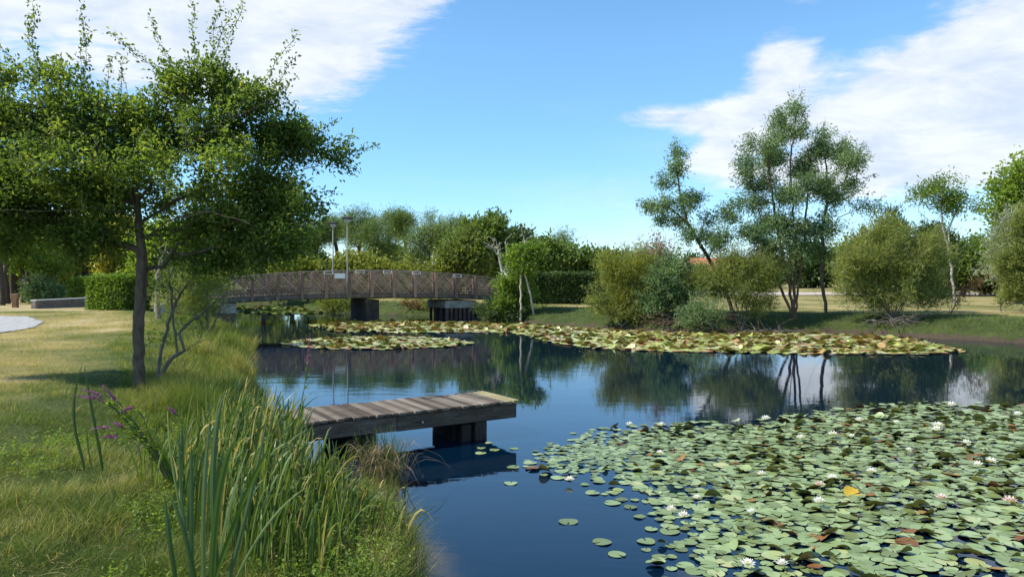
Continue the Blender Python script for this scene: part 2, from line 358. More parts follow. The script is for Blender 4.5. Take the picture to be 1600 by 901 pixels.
# ------------------------------------------------------------------ foliage makers
def norm(v): return v / np.maximum(np.linalg.norm(v, axis=-1, keepdims=True), 1e-9)
def leaf_quads(p, d, n, L, Wd, fold=.18):
    """a folded diamond leaf at each p, along d"""
    s = norm(np.cross(d, n)); n = np.cross(s, d); L = L[:, None]; Wd = Wd[:, None]
    m = p + d * L * .48 + n * L * .06
    V = np.stack([p, m + s * Wd * .5 + n * Wd * fold, p + d * L, m - s * Wd * .5 + n * Wd * fold], 1).reshape(-1, 3)
    return V, np.arange(len(p) * 4).reshape(-1, 4)
def rdir(n, up=0.):
    v = R.normal(size=(n, 3)); v[:, 2] += up; return norm(v)
def tube_mesh(nodes, par, rn, sides):
    """skeleton -> tubes, one ring pair per segment, welded looks by shared frames"""
    n = len(nodes); d = np.zeros((n, 3)); has = par >= 0
    d[has] = nodes[has] - nodes[par[has]]; d[~has] = (0, 0, 1); d = norm(d)
    # smoother node direction: mean with one child
    ch = np.full(n, -1); order = np.argsort(rn); ch[par[order][par[order] >= 0]] = order[par[order] >= 0]
    hc = ch >= 0; d[hc] = norm(d[hc] + norm(nodes[ch[hc]] - nodes[hc]))
    ref = np.where(np.abs(d[:, :1]) < .9, [[1., 0, 0]], [[0, 1., 0]])
    a = norm(np.cross(d, ref)); b = np.cross(d, a)
    an = np.arange(sides) * 2 * math.pi / sides
    ring = lambda idx, r: nodes[idx][:, None] + r[:, None, None] * (a[idx][:, None] * np.cos(an)[None, :, None] + b[idx][:, None] * np.sin(an)[None, :, None])
    c = np.where(has)[0]; p = par[c]
    # frames at the parent must match the child's unless the parent continues into it
    main = ch[p] == c
    rp = np.where(main, rn[p], np.minimum(rn[p], rn[c] * 1.25))
    dd = norm(nodes[c] - nodes[p]); rf = np.where(np.abs(d[c][:, :1]) < .9, [[1., 0, 0]], [[0, 1., 0]])
    a2 = norm(np.cross(np.where(main[:, None], d[p], dd), rf)); b2 = np.cross(np.where(main[:, None], d[p], dd), a2)
    A = nodes[p][:, None] + rp[:, None, None] * (a2[:, None] * np.cos(an)[None, :, None] + b2[:, None] * np.sin(an)[None, :, None])
    B = ring(c, rn[c])
    V = np.concatenate([A, B], 1).reshape(-1, 3); m = len(c); base = (np.arange(m) * 2 * sides)[:, None]
    k = np.arange(sides); k2 = (k + 1) % sides
    Q = np.stack([base + k, base + k2, base + k2 + sides, base + k + sides], 2).reshape(-1, 4)
    return V, Q
def skeleton(stems, attract, step, bend=.25, pw=.3):
    """stems: list of (points Nx3, start node or -1). attractors are joined one by one to the nearest wood"""
    cap = len(attract) * 14 + 4000
    nodes = np.zeros((cap, 3)); par = np.full(cap, -1); plen = np.zeros(cap); tw = np.zeros(cap, int); n = 0
    for pts in stems:
        pts = np.asarray(pts, float); prev = -1
        if n and pts.shape[0]:
            dd = np.linalg.norm(nodes[:n] - pts[0], axis=1)
            if dd.min() < .6 * max(step, .15) * 2: prev = int(dd.argmin())
        for i in range(len(pts)):
            if i == 0:
                if prev >= 0: continue
                nodes[n] = pts[0]; par[n] = -1; n += 1; prev = n - 1; continue
            a = nodes[prev].copy(); L = np.linalg.norm(pts[i] - a); k = max(1, int(round(L / step)))
            for q in range(1, k + 1):
                nodes[n] = a + (pts[i] - a) * q / k + (R.normal(size=3) * step * .07 if q < k else 0); par[n] = prev; plen[n] = plen[prev] + L / k; prev = n; n += 1
    n0 = n
    if len(attract):
        c = nodes[:n0]; dm = np.array([np.linalg.norm(c - a, axis=1).min() for a in attract]); attract = attract[np.argsort(dm)]
    for a in attract:
        dv = np.linalg.norm(nodes[:n] - a, axis=1); cost = dv + pw * plen[:n] + np.maximum(0, nodes[:n, 2] - a[2]) * .35
        j = int(cost.argmin()); L = dv[j]
        if L < step * .4: continue
        k = min(12, max(1, int(round(L / step)))); p0 = nodes[j].copy()
        pd = nodes[j] - nodes[par[j]] if par[j] >= 0 else np.array((0, 0, 1.)); pd = pd / max(np.linalg.norm(pd), 1e-6)
        ctl = p0 + pd * L * bend + (a - p0) * .35; prev = j
        if n + k >= cap: break
        for q in range(1, k + 1):
            u = q / k; nodes[n] = (1 - u) ** 2 * p0 + 2 * u * (1 - u) * ctl + u * u * a + (R.normal(size=3) * step * .06 if q < k else 0)
            par[n] = prev; plen[n] = plen[prev] + L / k; tw[n] = 1; prev = n; n += 1
    return nodes[:n], par[:n], tw[:n], n0
def radii(nodes, par, rtip, rbase, ex=2.2):
    n = len(nodes); acc = np.zeros(n); kids = np.zeros(n, int)
    for i in range(n):
        if par[i] >= 0: kids[par[i]] += 1
    for i in range(n - 1, -1, -1):
        if kids[i] == 0: acc[i] += rtip ** ex
        if par[i] >= 0: acc[par[i]] += acc[i]
    r = acc ** (1 / ex); return r
def blob_points(blobs, Y, n, depth=.9, shell=2.4, clump=14, fill=1.0):
    """points the branches grow towards: each crown blob is made of smaller leafy clumps with gaps between"""
    vols = np.array([(b[2] * b[3]) * (b[4] if len(b) > 4 else 1) for b in blobs], float); vols /= vols.sum(); out = []
    cw = clump / F * Y
    for b, v in zip(blobs, vols):
        k = max(4, int(n * v * 1.25)); dd = b[5] if len(b) > 5 else 0.
        c = P(b[0], b[1], Y + dd); rx = b[2] / F * Y; rz = b[3] / F * Y; ry = min(rx, max(rz, rx * .6)) * depth
        m = max(2, int(fill * 1.9 * b[2] * b[3] / clump ** 2))
        cc = rdir(m) * (R.random((m, 1)) ** (1 / shell)) * (max(rx - cw * .4, .1), max(ry - cw * .3, .1), max(rz - cw * .3, .1)); wt = R.random(m) + .35; wt /= wt.sum()
        q = cc[R.choice(m, k, p=wt)] + R.normal(size=(k, 3)) * (cw * .5, cw * .5, cw * .34)
        out.append(c + q)
    return np.concatenate(out)
def spread_leaves(nodes, tone_seed, k, spread, L, aspect, droop=0., up=.3, along=None):
    n = len(nodes) * k
    p = np.repeat(nodes, k, 0) + R.normal(size=(n, 3)) * spread
    d = rdir(n); d[:, 2] -= droop; 
    if along is not None: d = d + np.repeat(along, k, 0) * .9
    d = norm(d); nn = rdir(n, up * 3); LL = L * (.6 + .8 * R.random(n))
    cl = np.repeat(R.random(len(nodes)), k)
    tn = np.clip(.5 + .42 * (fbm(p[:, 0] * 1.7 + tone_seed, p[:, 2] * 1.7 + p[:, 1], max(L * 9, .5)) - .5) * 2 + .22 * (cl - .5) + .5 * (R.random(n) - .5), 0, 1)
    V, Q = leaf_quads(p, d, nn, LL, LL * aspect * (.8 + .4 * R.random(n)))
    return V, Q, np.repeat(tn, 4)
KM = 3.0      # leaf density
def plant(name, label, cat, Y, stems, blobs, nat, leafmat, bark, L=.1, aspect=.45, k=6, spread=.1, rbase=.1, rtip=.004, step=.22, group=None,
          droop=0., up=.3, shoots=(), sides=6, leafr=.02, depth=.9, shell=2.4, bend=.25, pw=.3, trunk='trunk', crown='crown', jit=0., toff=0., base=None, lim=None, clump=14, fill=1.0, whips=0, wl=.8, wup=.6):
    """a tree or shrub: stems (pixel polylines at depth Y) carry branches that grow out to points in the crown blobs"""
    st = []
    for s in stems:
        pts = [P(q[0], q[1], Y + (q[2] if len(q) > 2 else 0)) for q in s]
        st.append(np.array(pts))
    if base is None:
        b = st[0][0].copy()
    else: b = np.array(base, float)
    zg = float(gz(np.array([b[0]]), np.array([b[1]]))[0])
    for s in st:
        if abs(s[0][0] - b[0]) < 2.5 and s[0][2] < zg + 1.0 and s is st[0] or s[0][2] < zg + .35: s[0][2] = float(gz(np.array([s[0][0]]), np.array([s[0][1]]))[0]) - .08
    b[2] = zg
    at = blob_points(blobs, Y, nat, depth, shell, clump, fill) if nat else np.zeros((0, 3))
    if lim is not None: at = at[at[:, 2] > lim]
    at = at[at[:, 2] > zg + .1]
    nodes, par, tw, n0 = skeleton(st, at, step, bend, pw)
    r = radii(nodes, par, rtip, rbase); r = r * 1.0
    sc = rbase / max(r[0], 1e-6); r = np.minimum(np.where(r > rtip * 2, rtip * 2 + (r - rtip * 2) * min(2., max(0.05, (rbase - rtip * 2) / max(r[0] - rtip * 2, 1e-6))), r), rbase * 1.15); r[0] = max(r[0], rbase * .7)
    extra = []; exd = []
    sh_nodes = []; sh_par = []
    for sh in shoots:
        a = P(sh[0][0], sh[0][1], Y + (sh[0][2] if len(sh[0]) > 2 else 0)); c = P(sh[1][0], sh[1][1], Y + (sh[0][2] if len(sh[0]) > 2 else 0))
        j = int((np.linalg.norm(nodes - a, axis=1)).argmin()); a = nodes[j]; m = max(4, int(np.linalg.norm(c - a) / .06)); base_i = len(nodes) + len(sh_nodes)
        for q in range(1, m + 1):
            sh_nodes.append(a + (c - a) * q / m + np.array((math.sin(q * .5) * .02, math.cos(q * .4) * .02, 0)) * (1 if q < m else 0)); sh_par.append(j if q == 1 else base_i + q - 2)
    if whips:
        cand = np.where(tw == 1)[0]; cand = cand[nodes[cand, 2] > zg + .25 * (nodes[:, 2].max() - zg)]; ctr = nodes[cand].mean(0)
        for j in R.choice(cand, whips):
            a = nodes[j]; o_ = a - ctr; o_ /= max(np.linalg.norm(o_), 1e-6); dv = o_ * .7 + R.normal(size=3) * .3 + (0, 0, wup); dv /= np.linalg.norm(dv); l_ = wl * (.4 + .8 * R.random()); m = max(3, int(l_ / .12)); base_i = len(nodes) + len(sh_nodes)
            for q in range(1, m + 1):
                sh_nodes.append(a + dv * l_ * q / m + np.array((0, 0, -.12 * l_ * (q / m) ** 2))); sh_par.append(j if q == 1 else base_i + q - 2)
    if sh_nodes:
        sh_nodes = np.array(sh_nodes); nodes = np.concatenate([nodes, sh_nodes]); par = np.concatenate([par, sh_par]); r = np.concatenate([r, np.full(len(sh_nodes), rtip * 1.1)]); tw = np.concatenate([tw, np.ones(len(sh_nodes), int)])
    root = thing(name, b, label, cat, group)
    if bark is not None:
        big = r > rtip * 2.2
        V, Q = tube_mesh(nodes, par, r, sides if rbase > .05 else 4)
        link(trunk, new_mesh(trunk, V - b, [Q], [bark], np.full(len(V), .5), smooth=True), root)
    if leafmat is not None:
        nsh = len(sh_nodes); sel = (tw == 1) & (r < leafr)
        if nsh: sel[-nsh:] = False
        nd = nodes[sel]; al = norm(nodes[sel] - nodes[par[sel]])
        V, Q, tn = spread_leaves(nd, sum(map(ord, label)) % 97, int(round(k * KM * (1.5 if aspect < .22 and k < 14 else 1))), spread * 1.15, L, aspect, droop, up, al)
        if nsh:
            V2, Q2, t2 = spread_leaves(nodes[-nsh:], 3, 6, L * .42, L * .85, aspect, droop, up, norm(nodes[-nsh:] - nodes[par[-nsh:]]) * .5)
            Q = np.concatenate([Q, Q2 + len(V)]); V = np.concatenate([V, V2]); tn = np.concatenate([tn, t2])
        link(crown, new_mesh(crown, V - b, [Q], [leafmat], np.clip(tn + toff, 0, 1)), root)
    return root, nodes, r

def blades(p, h, wd, lean, mat_tone, segs=2, curl=.5, ldir=None):
    """tapering grass blades: p Nx3 roots, h heights, wd widths, lean magnitude"""
    n = len(p); ang = R.random(n) * 2 * math.pi if ldir is None else ldir + R.normal(size=n) * .6
    ld = np.stack([np.cos(ang), np.sin(ang), 0 * ang], 1); fa = R.random(n) * 2 * math.pi
    s = np.stack([np.cos(fa), np.sin(fa), 0 * fa], 1) * wd[:, None] * .5
    rows = []
    for i in range(segs + 1):
        u = i / segs; c = p + np.array([0, 0, 1.]) * (h * (u - curl * .35 * u * u * lean))[:, None] + ld * (h * lean * (u ** (1 + curl)))[:, None]
        wv = (1 - u) ** .7 if i else .8
        if i == segs: rows.append(c[:, None])
        else: rows.append(np.stack([c - s * wv, c + s * wv], 1))
    V = np.concatenate(rows, 1); m = V.shape[1]; V = V.reshape(-1, 3); b = (np.arange(n) * m)[:, None]
    Qs = [b + np.array([[2 * i, 2 * i + 1, 2 * i + 3, 2 * i + 2]]) for i in range(segs - 1)]
    T = b + np.array([[2 * segs - 2, 2 * segs - 1, 2 * segs]])
    return V, ([np.concatenate(Qs)] if Qs else []) + [T], np.repeat(mat_tone, m)
#---PARTS---

# ================================================================== footbridge
wood_post = mat_noise('reddish_timber', [(.3, (.17, .105, .08)), (.7, (.33, .22, .175))], 8, .85, .4, sc=(3, 3, .5), usetone=.4)
wood_lat = mat_noise('lattice_timber', [(.3, (.18, .12, .08)), (.7, (.42, .32, .23))], 6, .85, 0, usetone=.5)
steel_grey = mat_noise('galvanised_steel', [(.3, (.36, .37, .37)), (.7, (.55, .56, .56))], 9, .5, .05, metal=.3)
beam_dark = mat_noise('weathered_beam', [(.3, (.07, .06, .055)), (.7, (.17, .15, .13))], 5, .9, .4)
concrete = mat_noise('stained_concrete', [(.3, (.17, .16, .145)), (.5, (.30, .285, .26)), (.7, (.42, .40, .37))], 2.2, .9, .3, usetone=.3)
dark_concrete = mat_noise('near_black_concrete', [(.3, (.018, .017, .017)), (.7, (.06, .055, .052))], 3, .8, .3)  # near-black all over, for the middle pier and the lamp hoods
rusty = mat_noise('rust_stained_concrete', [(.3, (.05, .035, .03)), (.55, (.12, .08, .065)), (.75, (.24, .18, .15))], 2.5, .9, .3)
BP0 = np.array((-14.0, 36.0, 0)); BU = np.array((.8934, .4493, 0)); BN = np.array((-.4493, .8934, 0)); BW = 3.2
btop = lambda t: 2.76 - .0082 * (t - 7.3) ** 2
bbot = lambda t: 1.37 - .0035 * (t - 7) ** 2
def bpt(t, off=0., z=0.):
    return BP0 + BU * t + BN * off + np.array((0, 0, z))
def build_bridge():
    loc = bpt(7.26, BW / 2, 0)
    root = thing('footbridge', loc, 'arched timber footbridge with brown lattice sides crossing the pond', 'bridge')
    ks = range(-2, 14); T = [k * 1.21 for k in ks]
    for off, sgn in ((0, -1), (BW, 1)):
        for t in T:
            m = MB()
            for o2, zz in ((-.16 * 1, 0), (.16, 0)):
                m.box(bpt(t, off + o2, (btop(t) + bbot(t)) / 2 - .07 + (0.02 if o2 > 0 else 0)), .17, .07, btop(t) - bbot(t) + .02 - (.10 if o2 > 0 else 0), BU, BN, tone=random.random())
            m.box(bpt(t, off, bbot(t) - .03), .09, .40, .10, BU, BN)
            m.build('post', wood_post, root, off=loc, bevel=.008)
        for a, b in zip(T[:-1], T[1:]):
            m = MB(); x0, x1 = a + .05, b - .05; H = 1.16; zb = lambda t: bbot(t) + .10; ztp = lambda t: btop(t) - .10
            for sg in (1, -1):
                wdt = x1 - x0; st = .165
                c = -wdt
                lo = -1.4
                while lo < 2.9:
                    # line: z = lo + sg*(x-x0)*1.05 ; in panel units z from 0 (bottom) to 1.16ish
                    pts = []
                    for u in np.linspace(0, wdt, 41):
                        z = (lo + u * 1.05) if sg > 0 else (lo + (wdt - u) * 1.05)
                        if 0 <= z <= ztp(x0 + u) - zb(x0 + u): pts.append((u, z))
                    if len(pts) > 2:
                        (u0, z0), (u1, z1) = pts[0], pts[-1]
                        m.bar(bpt(x0 + u0, off + sg * .012, zb(x0 + u0) + z0), bpt(x0 + u1, off + sg * .012, zb(x0 + u1) + z1), .034, .022, up=BN, tone=random.random())
                    lo += st
            # toe boards: the lower part of the panel is closed more tightly
            for q in range(3):
                m.bar(bpt(x0, off + .05, zb(x0) + .07 + q * .13), bpt(x1, off + .05, zb(x1) + .07 + q * .13), .02, .075, up=(0, 0, 1), tone=.15)
            m.build('lattice_panel', wood_lat, root, off=loc)
        for nm, f, th, hh, mt, oo in (('handrail', lambda t: btop(t) - .02, .11, .07, steel_grey if off == 0 else wood_post, 0.), ('edge_beam', lambda t: bbot(t) + .02, .14, .17, beam_dark, .0)):
            m = MB()
            tt = np.linspace(T[0] - .1, T[-1] + .1, 33)
            for a, b in zip(tt[:-1], tt[1:]): m.bar(bpt(a, off + oo, f(a)), bpt(b, off + oo, f(b)), th, hh, up=(0, 0, 1))
            m.build(nm, wood_lat if nm == 'handrail' else mt, root, off=loc)
    m = MB(); tt = np.arange(T[0], T[-1], .145)
    for a in tt: m.box(bpt(a, BW / 2, bbot(a) + .13), .13, BW - .34, .045, BU + np.array((0, 0, -.007 * (a - 7))), BN, tone=random.random())
    m.build('deck', wood_lat, root, off=loc)
    for o2 in (.55, 1.6, 2.65):
        m = MB(); tt = np.linspace(T[0], T[-1], 24)
        for a, b in zip(tt[:-1], tt[1:]): m.bar(bpt(a, o2, bbot(a) - .02), bpt(b, o2, bbot(b) - .02), .14, .22, up=(0, 0, 1))
        m.build('girder', beam_dark, root, off=loc)
    # small white light frames hung on the near handrail
    for px in (512, 561, 604, 649, 713):
        t = (px - 353) / 33.5 if px < 560 else (px - 353) / 31.5
        # solve exactly for the pixel column
        for _ in range(20):
            q = bpt(t); t += (px - px_of(q[0], q[1])) / 33.
        m = MB(); z = btop(t) - .10
        for dz in (.07, -.07): m.bar(bpt(t - .22, -.20, z + dz), bpt(t + .22, -.20, z + dz), .03, .022)
        for du in (-.22, .22): m.bar(bpt(t + du, -.20, z - .08), bpt(t + du, -.20, z + .08), .03, .022, up=BN)
        m.build('light_bracket', white_paint, root, off=loc)
    # piers
    def pier(t0, t1, ztop, cap, body, mat_b, piles=0):
        m = MB(); c = (t0 + t1) / 2; L = t1 - t0
        o = None
        if cap:
            m.box(bpt(c, BW / 2, ztop - cap / 2), L, BW - .2, cap, BU, BN, tone=.6); o = m.build('pier_cap', concrete, root, off=loc, bevel=.03)
        m = MB()
        if piles:
            for k in range(piles):
                for o2 in (.25, 1.1, 2.0, BW - .35):
                    m.tube([bpt(t0 + .15 + k * (L - .3) / (piles - 1), o2, -.9), bpt(t0 + .15 + k * (L - .3) / (piles - 1), o2, ztop - cap + .02)], .10, 8, tone=random.random())
            m.box(bpt(c + .15, BW / 2 + .1, (ztop - cap) / 2 - .4), L * .86, BW - 1.1, ztop - cap + .8, BU, BN)
        else:
            m.box(bpt(c, BW / 2, (ztop - cap) / 2 - .4), L * body, BW - .34, ztop - cap + .8, BU, BN)
        m.build('pier', mat_b, root, off=loc, bevel=.02)
    pier(6.93, 7.75, 1.16, 0, 1, dark_concrete)
    m = MB(); m.box(bpt(7.14, BW / 2, .15), .30, BW - .05, 2.1, BU, BN); m.build('pier_post', dark_concrete, root, off=loc, bevel=.02)
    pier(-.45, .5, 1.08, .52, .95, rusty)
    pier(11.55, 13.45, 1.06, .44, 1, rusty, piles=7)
    # abutment walls where the bridge meets the banks
    for t in (-2.9, 15.9):
        m = MB(); m.box(bpt(t, BW / 2, .35), .5, BW + .3, 1.5, BU, BN); m.build('abutment', concrete, root, off=loc, bevel=.03)
    return root
white_paint = mat_noise('white_paint', [(.2, (.68, .69, .70)), (.8, (.82, .83, .84))], 5, .45, 0)
build_bridge()
# blank white board hanging on the lattice
def hang_sign():
    t = 5.0
    for _ in range(20):
        q = bpt(t, -.3); t += (531.5 - px_of(q[0], q[1])) / 33.
    loc = bpt(t, -.24, btop(t) - .30)
    root = thing('sign_board', loc, 'small blank white board fixed to the outside of the bridge lattice', 'sign')
    m = MB(); m.box(loc, .56, .02, .25, BU, BN); m.build('panel', white_paint, root, off=loc, bevel=.004)
    for d in (-.2, .2):
        m = MB(); m.box(loc + BU * d + BN * .05, .03, .09, .20, BU, BN); m.build('bracket', steel_grey, root, off=loc)
hang_sign()
pole_grey = mat_noise('pole_paint', [(.3, (.10, .115, .115)), (.7, (.16, .175, .175))], 5, .5, 0)
def street_lamp(px, off, lab):
    t = 5.5
    for _ in range(30):
        q = bpt(t, off); t += (px - px_of(q[0], q[1])) / 33.
    loc = bpt(t, off, bbot(t) + .1); root = thing('street_lamp', loc, lab, 'street lamp', 'lamps on the footbridge')
    H = 5.42 - loc[2]
    m = MB(); m.tube([(0, 0, -.3), (0, 0, .9), (0, 0, .92), (0, 0, H - .25)], [.055, .05, .036, .032], 10); m.build('pole', pole_grey, root, smooth=True)
    m = MB(); m.tube([(0, 0, H - .34), (0, 0, H - .22), (0, 0, H - .20), (0, 0, H - .02)], [.05, .06, .14, .19], 12); m.build('lamp_glass', mat_lampglass, root, smooth=True)
    m = MB(); m.tube([(0, 0, H - .02), (0, 0, H + .03), (0, 0, H + .10), (0, 0, H + .13)], [.30, .31, .13, .03], 14); m.build('lamp_hood', dark_concrete, root)
    return root
mat_lampglass = mat_noise('lamp_glass', [(.2, (.35, .36, .35)), (.8, (.5, .5, .48))], 3, .25, 0)
street_lamp(543, -.32, 'taller looking lamp post with dark hood on the near side of the footbridge')
street_lamp(520.5, BW + .3, 'lamp post with dark hood on the far side of the footbridge, left of the other')

# ================================================================== little jetty
def mat_wood(name, stops, ax=(1, 1, 1), sc=4):
    m, t, o = newmat(name); L = t.links.new
    n = tex(t, sc, 8, .7, sc=ax, dist=.6); n2 = tex(t, sc * .6, 5, .6)
    f = M(t, 'ADD', M(t, 'MULTIPLY', n, .7), M(t, 'ADD', M(t, 'MULTIPLY', n2, .3), M(t, 'MULTIPLY', M(t, 'SUBTRACT', attr(t), .5), .35)))
    c = ramp(t, f, stops); b = N(t, 'ShaderNodeBsdfPrincipled', inp={'Roughness': .8, 'Specular IOR Level': .25}); L(c, b.inputs['Base Color'])
    bp = N(t, 'ShaderNodeBump', inp={'Strength': .6, 'Distance': .012}); L(n, bp.inputs['Height']); L(bp.outputs[0], b.inputs['Normal']); L(b.outputs[0], o.inputs[0]); return m
DA = np.array((.10, 10.8, 0)); DU = np.array((-.845, -.535, 0)); DU /= np.linalg.norm(DU); DW = np.array((-.535, .845, 0)); DWID = 1.03
def build_jetty():
    root = thing('jetty', DA, 'small weathered plank jetty standing on dark posts over open water', 'jetty', rz=math.atan2(DU[1], DU[0]))
    # local axes: x along the jetty towards the bank, y = -width direction
    plank = mat_wood('grey_planks', [(.3, (.05, .037, .026)), (.5, (.125, .098, .073)), (.7, (.24, .20, .155))], (2, 14, 14), 3)
    mossy = mat_wood('yellow_lichen_planks', [(.3, (.08, .065, .035)), (.55, (.20, .165, .07)), (.7, (.32, .28, .15))], (2, 14, 14), 3)
    beam = mat_wood('dark_beam', [(.3, (.03, .024, .018)), (.5, (.085, .066, .05)), (.72, (.20, .165, .135))], (1.2, 10, 10), 3)
    post = mat_wood('black_posts', [(.3, (.010, .009, .008)), (.6, (.035, .028, .024)), (.8, (.09, .075, .065))], (8, 8, 1.2), 3)
    s = -1.0        # width runs to local -y
    ux = np.array((1., 0, 0)); zt = .517; LEN = 3.75
    x = .0; i = 0
    while x < LEN:
        wd = .088 + random.random() * .014; m = MB()
        e0 = random.uniform(-.012, .012); e1 = random.uniform(-.015, .015); yaw = random.uniform(-.012, .012)
        cy = s * (DWID / 2) + (e0 + e1) / 2
        a = np.array((math.cos(yaw), math.sin(yaw), 0)); b_ = np.array((-math.sin(yaw), math.cos(yaw), 0)); b_ = b_ + np.array((0, 0, random.uniform(-.006, .006)))
        m.box((x + wd / 2, cy, zt - .021 + random.uniform(-.004, .004)), wd, DWID + .03 + e1 - e0, .042, a, b_, tone=random.random())
        m.build('plank', mossy if i < 2 else plank, root, bevel=.006); x += wd + .009 + random.random() * .006; i += 1
    for yy, nm in ((-.055, 'side_beam'), (s * DWID + .055, 'side_beam')):
        m = MB()
        m.box((.98, yy, zt - .048 - .105), 1.9, .09, .205, tone=.45); m.build(nm, beam, root, bevel=.01)
        m = MB(); m.box((1.93 + .9, yy + .006, zt - .048 - .10), 1.8, .085, .20, tone=.7); m.build(nm, beam, root, bevel=.01)
    m = MB(); m.box((.05, s * DWID / 2, zt - .15), .07, DWID - .21, .17); m.build('end_beam', beam, root, bevel=.01)
    for xb in (.62, 2.30, 3.5):
        for yy in (-.11, s * DWID + .13):
            m = MB(); m.box((xb, yy, (zt - .26 - .9) / 2), .19, .17, zt - .26 + .9, tone=.8); m.build('post', post, root, bevel=.01)
            m = MB(); m.box((xb + .23, yy - .01, (zt - .28 - .9) / 2), .16, .15, zt - .28 + .9, tone=.3); m.build('post', post, root, bevel=.01)
        m = MB(); m.box((xb + .11, s * DWID / 2, .12), .50, DWID - .44, .26, tone=.3); m.build('cross_beam', post, root, bevel=.01)
    m = MB(); q0 = np.array((1.55, .0, zt - .16)); m.tube([q0, q0 + (.02, .035, .0)], .016, 8); m.build('bolt', steel_grey, root)
build_jetty()

# ================================================================== trees
def build_trees():
    # ---- the young oak on the left lawn
    YO = 11.9
    stems = [[(217, 597), (216, 520), (221, 440), (221, 395), (216, 350), (213, 300)],
             [(216, 330), (196, 282, -.2), (160, 240, -.5), (110, 205, -.9), (40, 175, -1.2)],
             [(213, 300), (226, 250, .3), (262, 205, .5), (300, 140, .7), (335, 100, .8)],
             [(214, 310), (245, 275, -.3), (290, 230, -.6), (350, 190, -.9), (420, 160, -1.0)],
             [(217, 345), (262, 320, .4), (330, 290, .8), (430, 275, 1.1), (520, 255, 1.2)],
             [(219, 372), (262, 345, -.5), (330, 330, -1.0), (390, 350, -1.4)],
             [(217, 360), (160, 330, .6), (90, 300, 1.2), (10, 290, 1.6)],
             [(213, 300), (205, 245, .2), (212, 180, .5), (190, 110, .6)],
             [(215, 340), (150, 325, -.9), (60, 330, -1.8), (-60, 330, -2.2)],
             [(214, 318), (170, 262, .9), (100, 180, 1.5), (60, 110, 1.7)]]
    blobs = [(310, 132, 92, 48, 1.1), (400, 140, 50, 36, .6), (130, 190, 125, 52, 1.3), (0, 210, 120, 100, 1.), (60, 120, 62, 30, .6), (260, 210, 150, 50, 1.),
             (420, 230, 105, 50, 1., .4), (520, 240, 42, 20, .5, .6), (410, 310, 100, 55, 1.1), (330, 350, 100, 45, 1.), (60, 320, 160, 62, 1.4), (180, 370, 110, 34, .8),
             (-120, 270, 120, 120, 1.0), (40, 380, 90, 25, .6), (430, 375, 58, 34, 1.1, -.3), (380, 405, 60, 26, .8, .2), (455, 400, 30, 20, .4, .3), (290, 400, 70, 22, .5, .3), (300, 260, 120, 40, .35, -.8), (100, 270, 120, 50, .4, -.8), (220, 290, 160, 60, .5, 1.5), (410, 415, 26, 18, .25, -.3), (470, 330, 45, 45, .5)]
    shoots = [((48, 100), (50, 5)), ((60, 95), (42, 30)), ((130, 130), (128, 8)), ((132, 120), (140, 50)), ((178, 130), (178, 88)), ((225, 90), (170, 50)), ((245, 80), (236, 27)),
              ((310, 70), (303, 6)), ((345, 65), (343, 4)), ((372, 70), (380, 2)), ((345, 80), (362, 22)), ((410, 90), (463, 52)), ((420, 130), (462, 90)), ((420, 150), (460, 122)), ((500, 225), (527, 186)),
              ((530, 240), (592, 228)), ((520, 215), (550, 212)), ((20, 80), (-8, 60)), ((480, 290), (524, 300)), ((490, 320), (522, 318)), ((190, 110), (195, 88))]
    plant('oak_tree', 'young oak with broad dark green crown on the left lawn, nearest tree', 'tree', YO, stems, blobs, 2900, oak_leaf, bark_oak,
          L=.076, aspect=.5, k=10, spread=.075, rbase=.088, rtip=.0032, step=.14, sides=9, leafr=.02, shoots=shoots, up=.6, depth=.72, shell=2.6, clump=27, fill=1.2, whips=110, wl=.42, wup=.25)
    # ---- silvery twisted small tree beside it
    stems = [[(243, 575), (252, 545), (262, 515), (262, 505), (276, 470), (296, 440), (318, 412)],
             [(240, 572), (234, 550), (232, 525), (240, 512)],
             [(246, 576), (268, 560), (288, 548), (310, 535), (328, 530)], [(288, 548), (280, 520), (300, 500), (325, 480), (350, 462), (385, 455)],
             [(272, 552), (274, 520), (268, 470), (264, 420), (258, 395)], [(276, 470), (262, 455), (250, 448)], [(300, 500), (335, 490), (380, 468)], [(243, 575), (250, 560), (300, 545)]]
    plant('dead_elder', 'low twisted pale multi-stemmed half-bare tree just right of the oak trunk', 'tree', 13.2, stems,
          [(275, 440, 50, 45), (340, 455, 45, 25), (300, 500, 40, 30, .4), (265, 520, 35, 25, .5)], 120, bright_leaf, bark_grey, L=.06, k=2, spread=.07, rbase=.085, rtip=.004, step=.14, sides=7, leafr=.007)
    plant('broom_shrub', 'feathery grey-green shrub in front of the left bridge pier', 'shrub', 25, [[(325, 520), (322, 470), (330, 420)], [(325, 520), (345, 480), (365, 425)], [(325, 520), (300, 480), (285, 440)]],
          [(318, 445, 36, 48), (345, 412, 34, 24), (285, 460, 35, 38), (312, 490, 34, 25)], 420, willow_leaf, bark_grey, L=.16, aspect=.09, k=7, spread=.10, whips=110, wl=1.0, rbase=.07, rtip=.004, step=.22, leafr=.03, droop=-.4)
    plant('dead_stump_tree', 'short pale dead trunk between the oak and the broom shrub', 'tree', 28, [[(248, 500), (246, 470), (247, 440), (250, 405)], [(247, 440), (235, 415)], [(247, 430), (262, 405)]],
          [(248, 400, 30, 25)], 25, None, bark_grey, rbase=.2, rtip=.02, step=.3)
